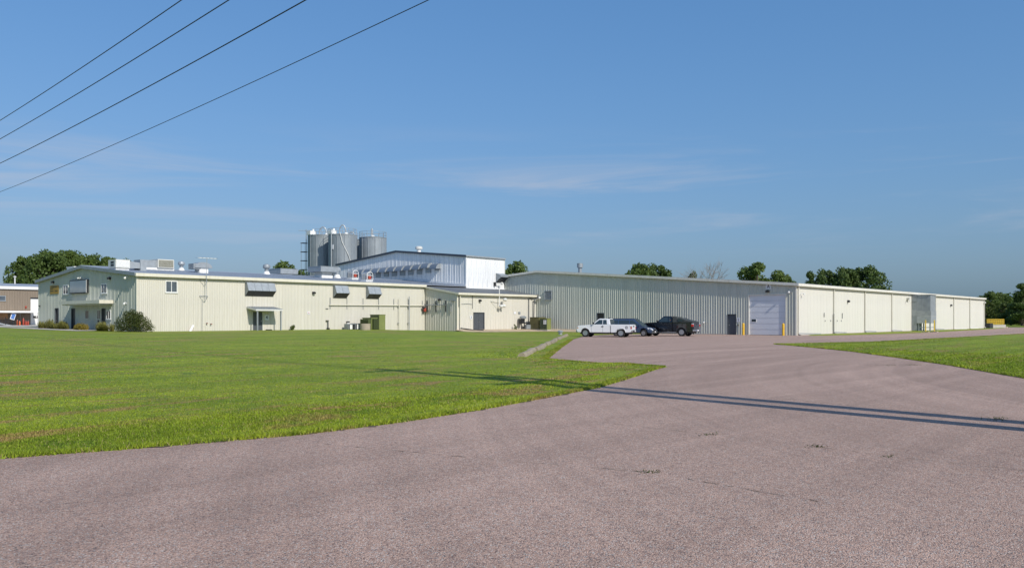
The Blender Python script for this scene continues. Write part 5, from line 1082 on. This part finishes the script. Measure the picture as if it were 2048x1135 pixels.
        for s in (1,): B(RR + .42, RR + .62, hw + .001, hw + .006, belt - .40, belt - .15).build('decal', 'decal_dark', t); B(RR + .47, RR + .57, hw + .006, hw + .009, belt - .34, belt - .22).build('decal_letter', 'sign_white', t)
        MB().lathe([(.09, 0), (.10, .04), (.06, .12), (.01, .14)], (cabr + .35, .1, H - .02), 10).build('roof_beacon', 'charcoal', t)
    return t
pickup('pickup_truck', 'white extended-cab pickup with an open bed, facing left', (-18.9, 11.2), (-.33, .944), 5.56, .95, 1.79, 3.55, .40, 'paint_white', False, 'galvanised_dull', False, False)
pickup('pickup_truck', 'black crew-cab pickup with a black bed cover, seen from behind', (-10.75, 8.9), (-.144, .99), 5.8, 1.0, 2.04, 3.6, .42, 'paint_black', True, 'chrome', True, True)

def minivan(label, loc, heading):
    t = thing('minivan', label, 'minivan', (*loc, 0), math.atan2(heading[1], heading[0]), group='vehicles parked on the lot', world=False)
    L, hw, H, r = 4.9, .98, 1.76, .335; F_ = L / 2; RR = -F_; fx = F_ - .92; rx = fx - 2.88; ra = .40; belt = 1.02
    pf = [(F_ - .12, .30), (F_ - .02, .42), (F_ - .03, .60), (F_ - .22, .76), (F_ - .75, .93), (F_ - 1.20, belt + .02), (RR + .10, belt), (RR + .03, .70), (RR + .02, .42), (RR + .14, .34)] + arch(rx, ra, .34) + arch(fx, ra, .34)
    pf = [(F_ - .12, .30), (F_ - .02, .42), (F_ - .03, .60), (F_ - .22, .76), (F_ - .75, .93), (F_ - 1.20, belt + .02), (RR + .10, belt), (RR + .03, .70), (RR + .02, .42), (RR + .14, .34)] + arch(rx, ra, .34)[::-1] + arch(fx, ra, .34)[::-1]
    body(pf, hw, t, 'paint_blue', .09)
    A = (F_ - 1.02, belt - .05); Bp = (F_ - 1.98, H); C = (RR + .42, H - .02); D = (RR + .12, belt - .05); z0 = belt + .04; z1 = H - .14
    wins = [[(A[0] - .22, z0), (Bp[0] - .10, z1), (.08, z1), (.08, z0)], [(0, z0), (0, z1), (-1.10, z1), (-1.10, z0)], [(-1.18, z0), (-1.18, z1), (RR + .52, z1), (RR + .32, z0)]]
    greenhouse(t, A, Bp, C, D, hw - .04, hw - .24, 'paint_blue', wins)
    vehicle_common(t, L, hw, (fx, rx), r, .22, 9)
    for s in (1, -1):
        MB().prism([(F_ - .10, s * (hw - .10), .60), (F_ - .02, s * .52, .60), (F_ - .18, s * .50, .74), (F_ - .50, s * (hw - .03), .80), (F_ - .42, s * (hw + .004), .68)], (0, 0, .06)).build('headlight', 'lamp_clear', t)
        mirror(t, A[0] - .30, s * hw, belt + .10, 'paint_blue')
        for x in (.04, -1.14): B(x - .007, x + .007, min(s * hw, s * (hw + .003)), max(s * hw, s * (hw + .003)), .45, belt - .04).build('door_seam', 'charcoal', t)
        for x in (.22, -.92): B(x - .09, x + .09, min(s * hw, s * (hw + .025)), max(s * hw, s * (hw + .025)), .86, .92).build('door_handle', 'paint_blue', t)
        B(RR + .0, RR + .12, s * (hw - .1) - .09, s * (hw - .1) + .1, .72, 1.0).build('tail_light', 'lamp_red', t)
        B(F_ - 2.0, RR + .5, s * (hw - .34) - .02, s * (hw - .34) + .02, H - .01, H + .045).build('roof_rail', 'charcoal', t)
    B(F_ - .10, F_ + .005, -.42, .42, .58, .72).build('grille', 'chrome', t, bevel=.02); B(F_ - .04, F_ + .012, -.40, .40, .605, .635).build('grille_bar', 'charcoal', t); B(F_ - .04, F_ + .012, -.40, .40, .66, .69).build('grille_bar', 'charcoal', t)
    MB().prism([(F_ - .35, -hw - .004, .28), (F_ + .02, -hw + .22, .28), (F_ + .02, hw - .22, .28), (F_ - .35, hw + .004, .28)], (0, 0, .26)).build('front_bumper', 'trim_grey', t, bevel=.04)
    B(F_ + .021, F_ + .032, -.16, .16, .40, .52).build('number_plate', 'sign_white', t)
minivan('slate blue minivan half hidden behind the white pickup bed', (-14.1, 11.4), (.26, -.966))

# ---------------------------------------------------------------- trees and plants
def leafmesh(name, pts, nrm, size, mat, jitter=.8):
    n = len(pts); d = nrm + RNG.normal(0, jitter, (n, 3)); d /= np.linalg.norm(d, axis=1)[:, None]
    u = np.cross(d, RNG.normal(0, 1, (n, 3))); u /= np.linalg.norm(u, axis=1)[:, None]; v = np.cross(d, u)
    s = (size * RNG.uniform(.6, 1.35, n))[:, None]; V = np.stack([pts - u * s, pts - v * s * .55, pts + u * s, pts + v * s * .55], 1).reshape(-1, 3)
    me = bpy.data.meshes.new(name); me.vertices.add(n * 4); me.vertices.foreach_set('co', V.reshape(-1)); me.loops.add(n * 4); me.loops.foreach_set('vertex_index', np.arange(n * 4, dtype=np.int32))
    me.polygons.add(n); me.polygons.foreach_set('loop_start', np.arange(0, n * 4, 4, dtype=np.int32)); me.polygons.foreach_set('loop_total', np.full(n, 4, dtype=np.int32)); me.update(); me.validate()
    me.materials.append(MATS[mat]); return me
def crown_points(h, rad, base, nl, n, cone=0):
    c = []; 
    for _ in range(nl):
        a = RNG.uniform(0, 2 * np.pi); k = RNG.uniform(0, 1); zz = base + (h - base) * (.08 + .84 * k)
        prof = (math.sin(math.pi * (.12 + .80 * k)) ** .7) if not cone else (1 - .8 * k)
        rr = rad * prof * RNG.uniform(.25, .85); c.append((rr * math.cos(a), rr * math.sin(a), zz, rad * RNG.uniform(.20, .38) * (1.0 if k < .8 else .75)))
    c.append((0, 0, h - rad * .28, rad * .28)); c = np.array(c); k = RNG.integers(0, len(c), n)
    d = RNG.normal(0, 1, (n, 3)); d /= np.linalg.norm(d, axis=1)[:, None]; rr = RNG.uniform(.35, 1.0, n) ** .5
    p = c[k, :3] + d * (c[k, 3] * rr)[:, None] * np.array([1.1, 1.1, .85]); return p, d, c
def make_tree(label, mat, h, rad, base, nl, n, size, group, cone=0, name='tree'):
    t = thing(name, label, 'tree', (0, 0, 0), group=group, world=False)
    p, d, c = crown_points(h, rad, base, nl, n, cone); me = leafmesh('crown', p, d, size, mat)
    o = bpy.data.objects.new('crown', me); COL.objects.link(o); o.parent = t
    mb = MB(); mb.cyl((0, 0, -.3), (.1, .05, base + (h - base) * .25), h * .028, h * .02, 8); mb.cyl((.1, .05, base + (h - base) * .25), (0, 0, h * .85), h * .02, h * .006, 6)
    for q in c[:: max(1, len(c) // 10)]: z0 = max(base * .8, q[2] - rad * .8); mb.cyl((0, 0, z0), tuple(q[:3]), h * .010, h * .004, 5)
    mb.build('trunk', 'bark', t); return t
SS, SC = math.sin(R(41.3)), math.cos(R(41.3))
def at_px(px, d): xc = (px - 1024) / 1680 * d; return (CAM[0] + xc * SS + d * SC, CAM[1] - xc * SC + d * SS)
proto = {}
def tree(label, kind, px, d, top_px, wpx, group, rot=None):
    H_ = 1.77 + (637 - top_px) / 1680 * d; Wd = wpx * 1.38 / 1680 * d; H_ = H_ * 1.03
    key = kind; spec = {'round': ('leaf_mid', 12, 5.0, 1.6, 46, 6500, .30, 0), 'oak': ('leaf_dark', 13, 5.6, 1.8, 60, 7500, .30, 0), 'cotton': ('leaf_mid', 14, 5.2, 2.0, 34, 6000, .30, 0), 'pale': ('leaf_light', 11, 4.4, .8, 44, 6000, .28, 0), 'tall': ('leaf_dark', 15, 4.2, 1.2, 50, 6500, .28, 1)}[kind]
    if key not in proto: proto[key] = (make_tree(label, spec[0], spec[1], spec[2], spec[3], spec[4], spec[5], spec[6], group, spec[7]), [False])
    src, used = proto[key]
    if not used[0]: o = src; used[0] = True
    else: o = copy_tree(src)
    o['label'] = label; o['group'] = group; x, y = at_px(px, d); o.location = (x, y, -.1); k = H_ / spec[1]; kw = Wd / (spec[2] * 2.0); o.scale = (kw, kw, k); o.rotation_euler = (0, 0, random.uniform(0, 6.28) if rot is None else rot)
gl = 'grove behind the office'
for lab, kind, px, d, tp, wp in [('low tree at the far left edge of the grove behind the office', 'round', 22, 215, 552, 34), ('rounded dark tree, first tall one of the left grove', 'oak', 62, 190, 513, 74), ('tall dark tree left of the gable peak in the grove', 'oak', 98, 182, 503, 76), ('feathery tree with the highest top of the left grove', 'cotton', 128, 186, 500, 66), ('dark tree right above the gable peak', 'round', 158, 190, 509, 66), ('bushy tree just right of the gable peak', 'oak', 186, 194, 511, 60), ('tree behind the office roof left of the white air conditioner', 'cotton', 214, 198, 514, 56), ('lower tree beside the white air conditioner', 'round', 236, 205, 520, 50), ('last low tree of the left grove between the roof units', 'oak', 258, 210, 521, 44),
    ('dark tree low at the left of the grove behind the brown building', 'oak', 45, 200, 540, 46)]: tree(lab, kind, px, d, tp, wp, gl)
gm = 'trees behind the warehouse'
for lab, kind, px, d, tp, wp in [('rounded tree left of the silo ladder behind the roof', 'round', 573, 195, 523, 66), ('tree right behind the tall white wall', 'round', 1030, 225, 522, 58), ('round topped tree above the warehouse ridge, its left half', 'round', 1280, 235, 526, 62), ('lower right half of the round topped tree clump', 'oak', 1312, 240, 530, 62), ('sparse low tree left of the bare tree', 'pale', 1384, 235, 545, 30), ('tallest cottonwood above the letter A sign', 'cotton', 1515, 215, 525, 74), ('shorter companion of the cottonwood, on its right', 'cotton', 1553, 218, 540, 50), ('small tree at the right end of the cottonwood clump', 'round', 1576, 220, 548, 30), ('leftmost dark tree above the sunlit warehouse side', 'tall', 1620, 225, 542, 34), ('second dark tree above the sunlit warehouse side', 'oak', 1650, 225, 540, 48), ('dark tree in the middle of the clump above the sunlit side', 'oak', 1690, 222, 536, 56), ('rightmost wide dark tree above the sunlit warehouse side', 'oak', 1735, 222, 534, 66)]: tree(lab, kind, px, d, tp, wp, gm)
for lab, kind, px, d, tp, wp in [('dark tree filling the middle of the left grove behind the gable', 'oak', 142, 200, 506, 70), ('dark tree filling the grove behind the air conditioners', 'round', 228, 206, 516, 60)]: tree(lab, kind, px, d, tp, wp, gl)
gr = 'trees beyond the end of the drive'
for lab, kind, px, d, tp, wp in [('grey-green tree just past the far corner of the warehouse', 'round', 1978, 260, 582, 34), ('second grey-green tree past the warehouse corner', 'round', 2003, 265, 584, 32), ('yellow-green low tree in front past the warehouse corner', 'pale', 1972, 225, 600, 30), ('yellow-green low tree left of the dark conifer-like tree', 'pale', 2008, 222, 604, 32), ('tall dark tree at the right edge of the picture', 'tall', 2044, 200, 566, 46), ('broad low dark tree in the gap at the right edge', 'oak', 2026, 240, 618, 50), ('dark tree continuing the row beyond the right edge', 'oak', 2085, 210, 575, 60), ('bushy pale tree low behind the yellow railing', 'pale', 1990, 235, 612, 44), ('pale bush closing the gap left of the right edge', 'pale', 2022, 218, 616, 36), ('pale bush at the foot of the tall dark edge tree', 'pale', 2046, 205, 622, 40), ('dark low tree behind the gap near the right edge', 'oak', 2018, 275, 606, 40)]: tree(lab, kind, px, d, tp, wp, gr)
# bare tree
t = thing('bare_tree', 'leafless grey tree above the warehouse roof', 'tree', (*at_px(1412, 232), -.1), world=False); mb = MB()
def branch(p, d, l, r, k):
    e = p + d * l; mb.cyl(p, e, r, r * .65, 5)
    if k == 0: return
    for _ in range(3 if k > 1 else 4):
        nd = (d + Vector((random.gauss(0, .55), random.gauss(0, .55), random.uniform(-.05, .35)))).normalized(); branch(p + d * l * random.uniform(.55, 1), nd, l * random.uniform(.55, .8), r * .55, k - 1)
branch(Vector((0, 0, 0)), Vector((0, 0, 1)), 6.5, .22, 1) if False else None
tr_ = MB(); tr_.cyl((0, 0, -.2), (0, 0, 9), .3, .16, 8); tr_.build('trunk', 'bark_dead', t)
for a in range(7): an = a * .9; branch(Vector((0, 0, 6.2 + a * .3)), Vector((math.cos(an) * .7, math.sin(an) * .7, .95)).normalized(), 5.2, .13, 3)
mb.build('branch', 'bark_dead', t)
# far wood on the horizon, read as one mass
p_, d_ = [], []
pts = []; nrm = []
for i in range(260):
    px = RNG.uniform(1990, 2600); dd_ = RNG.uniform(300, 360); x, y = at_px(px, dd_); h_ = RNG.uniform(6, 12); q = 140; dv = RNG.normal(0, 1, (q, 3)); dv /= np.linalg.norm(dv, axis=1)[:, None]
    pts.append(np.array([x, y, h_ * .5]) + dv * np.array([4.5, 4.5, h_ * .55])); nrm.append(dv)
for i in range(200):
    px = RNG.uniform(-500, 90); dd_ = RNG.uniform(240, 320); x, y = at_px(px, dd_); h_ = RNG.uniform(4, 7); q = 120; dv = RNG.normal(0, 1, (q, 3)); dv /= np.linalg.norm(dv, axis=1)[:, None]
    pts.append(np.array([x, y, h_ * .5]) + dv * np.array([4.5, 4.5, h_ * .55])); nrm.append(dv)
me = leafmesh('far_wood', np.concatenate(pts), np.concatenate(nrm), .7, 'leaf_mid'); o = bpy.data.objects.new('far_wood', me); COL.objects.link(o); o['label'] = 'low band of distant woodland on the horizon'; o['category'] = 'woodland'; struct(o, 'stuff')

def shrub(name, label, x, y, lobes, n, size, mat, group=None):
    z = lawn_z(x, y); t = thing(name, label, 'shrub', (x, y, z), group=group, world=False); P_ = []; D_ = []
    w8 = np.array([l[3] ** 2 for l in lobes]); k = RNG.choice(len(lobes), n, p=w8 / w8.sum()); L_ = np.array(lobes); d = RNG.normal(0, 1, (n, 3)); d /= np.linalg.norm(d, axis=1)[:, None]
    pp = L_[k, :3] + d * (L_[k, 3] * RNG.uniform(.3, 1.05, n) ** .6)[:, None]; pp[:, 2] = np.abs(pp[:, 2])
    o = bpy.data.objects.new('foliage', leafmesh('foliage', pp, d, size, mat)); COL.objects.link(o); o.parent = t
    mb = MB()
    for l in lobes: mb.cyl((l[0] * .2, l[1] * .2, -.1), l[:3], .035, .012, 5)
    mb.build('stem', 'bark', t)
    return t
bx_, by_ = -51.2, 41.0
shrub('bush', 'large dark green bush at the corner of the office', -51.75, 40.75, [(0, 0, .85, .95), (.55, -.6, .7, .8), (-.6, .65, .75, .85), (.2, .4, 1.2, .75), (-.3, .2, 1.3, .6), (.35, -.35, 1.15, .65), (-.75, .85, .5, .6), (.8, -.9, .5, .55), (1.05, -1.2, .35, .4), (.0, .1, 1.75, .4), (-.45, .5, 1.65, .35), (.4, -.4, 1.6, .3)], 9000, .05, 'leaf_bush')
sprout = bpy.data.objects
SUBC = [[(random.uniform(-.3, .3), random.uniform(-.75, .75), random.uniform(.6, 1.1)) for _ in range(4)] for _ in range(8)]
for i, (y, x, s_, m_, lab) in enumerate([(60.9, -52.3, .75, 'leaf_ornamental', 'leftmost ornamental grass clump at the gable foot'), (59.3, -52.3, .85, 'leaf_ornamental', 'second ornamental grass clump from the left'), (57.6, -52.3, .8, 'leaf_ornamental', 'ornamental grass clump right of the first dark door'), (55.9, -52.3, .8, 'leaf_ornamental', 'ornamental grass clump between the two dark doors'), (54.5, -52.3, .55, 'leaf_ornamental', 'small ornamental grass clump before the middle dark door'), (46.4, -52.3, .75, 'leaf_ornamental', 'ornamental grass clump under the right end of the canopy'), (44.8, -52.3, .8, 'leaf_ornamental', 'ornamental grass clump next to the big bush')]):
    z = lawn_z(x, y); t = thing('ornamental_grass', lab, 'plant', (x, y, z), group='ornamental grasses along the gable'); mb = MB()
    for _ in range(520):
        a = random.uniform(0, 6.28); o_ = random.uniform(0, .16); sc_ = random.choice(SUBC[i]); b0 = (x + sc_[0] + o_ * math.cos(a + 1), y + sc_[1] + o_ * math.sin(a + 1) * 1.6, z); rr = random.uniform(.1, 1.0) * s_; hh = random.uniform(.45, 1.35) * s_ * sc_[2] * (1.15 - .45 * rr / s_); q = a + 1.57; w_ = .014
        m1 = (b0[0] + rr * .45 * math.cos(a), b0[1] + rr * .45 * math.sin(a), z + hh * .85); e = (b0[0] + rr * math.cos(a), b0[1] + rr * math.sin(a), z + hh * random.uniform(.55, 1.0))
        mb.add([(b0[0] - w_ * math.cos(q), b0[1] - w_ * math.sin(q), z), (b0[0] + w_ * math.cos(q), b0[1] + w_ * math.sin(q), z), (m1[0] + w_ * math.cos(q), m1[1] + w_ * math.sin(q), m1[2]), (m1[0] - w_ * math.cos(q), m1[1] - w_ * math.sin(q), m1[2]), e], [[0, 1, 2, 3], [3, 2, 4]])
    mb.build('blade_tuft', m_, t)
shrub('flowering_shrub', 'low yellow flowering shrub below the middle of the canopy', -52.4, 50.6, [(0, 0, .3, .42), (0, .7, .28, .4), (.1, -.7, .25, .36), (0, 1.3, .22, .3)], 1800, .05, 'leaf_yellow')
shrub('weed_plant', 'small leafy weed at the foot of the cream wall right of the porch', -34.6, 41.0, [(0, 0, .25, .25), (.2, 0, .4, .16)], 260, .06, 'leaf_light')
shrub('weed_plant', 'leafy weed growing under the gas meter', -4.9, 35.2, [(0, 0, .3, .25), (.1, 0, .55, .2), (0, .1, .8, .12)], 260, .06, 'leaf_light')

# ---------------------------------------------------------------- power line: poles stand just outside the picture, wires cross the sky
PD = Vector((.0815, .9967, 0)); P0 = Vector((-71.45, -35.35, 0)); WH_ = [15.9, 14.6, 12.9, 10.9]
def utility_pole(label, p, h, arms=True):
    t = thing('utility_pole', label, 'utility pole', tuple(p), group='wooden utility poles'); x, y = p.x, p.y
    MB().cyl((x, y, -.5), (x, y, h), .26, .17, 14).build('pole', 'pole_wood', t, smooth=True)
    if arms:
        for z in (11.3, 16.6): B(x - 1.25, x + 1.25, y - .07, y + .07, z - .08, z + .08).build('crossarm', 'pole_wood', t)
        for z in [q + (.55 if p is P0 else 0) for q in WH_]: MB().lathe([(.04, -.3), (.09, -.2), (.05, -.12), (.09, -.05), (.05, .02)], (x, y - .26, z), 8).build('insulator', 'galvanised_dull', t)
        MB().cyl((x + .42, y, 12.0), (x + .42, y, 13.0), .25, n=12).build('transformer_can', 'galvanised_dull', t)
    return t
utility_pole('tall wooden power pole just outside the right edge', P0, 17.4); utility_pole('second wooden pole standing close to the first', P0 + Vector((1.0, .15, 0)), 15.0, False)
P1 = P0 + PD * 82; utility_pole('far wooden power pole just outside the left edge', P1, 17.4)
P2 = P0 - PD * 60; utility_pole('wooden power pole behind the camera', P2, 17.4)
for i, z in enumerate(WH_):
    path = []
    for a, b_ in ((P1, P0), (P0, P2)):
        L_ = (b_ - a).length
        for j in range(25): k = j / 24; q = a + (b_ - a) * k; zz = z + (.55 * k if b_ is P0 else .55 * (1 - k)); path.append((q.x, q.y - .26, zz - 4 * .55 * (L_ / 82) ** 2 * k * (1 - k)))
    o = MB().tube(path, .023 if i < 3 else .014, 5).build('power_wire', 'cable')
    tag(o, ('topmost black power wire crossing the upper left sky', 'second black power wire from the top', 'third black power wire from the top', 'lowest and thinnest wire of the four in the sky')[i], 'wire', 'overhead wires')
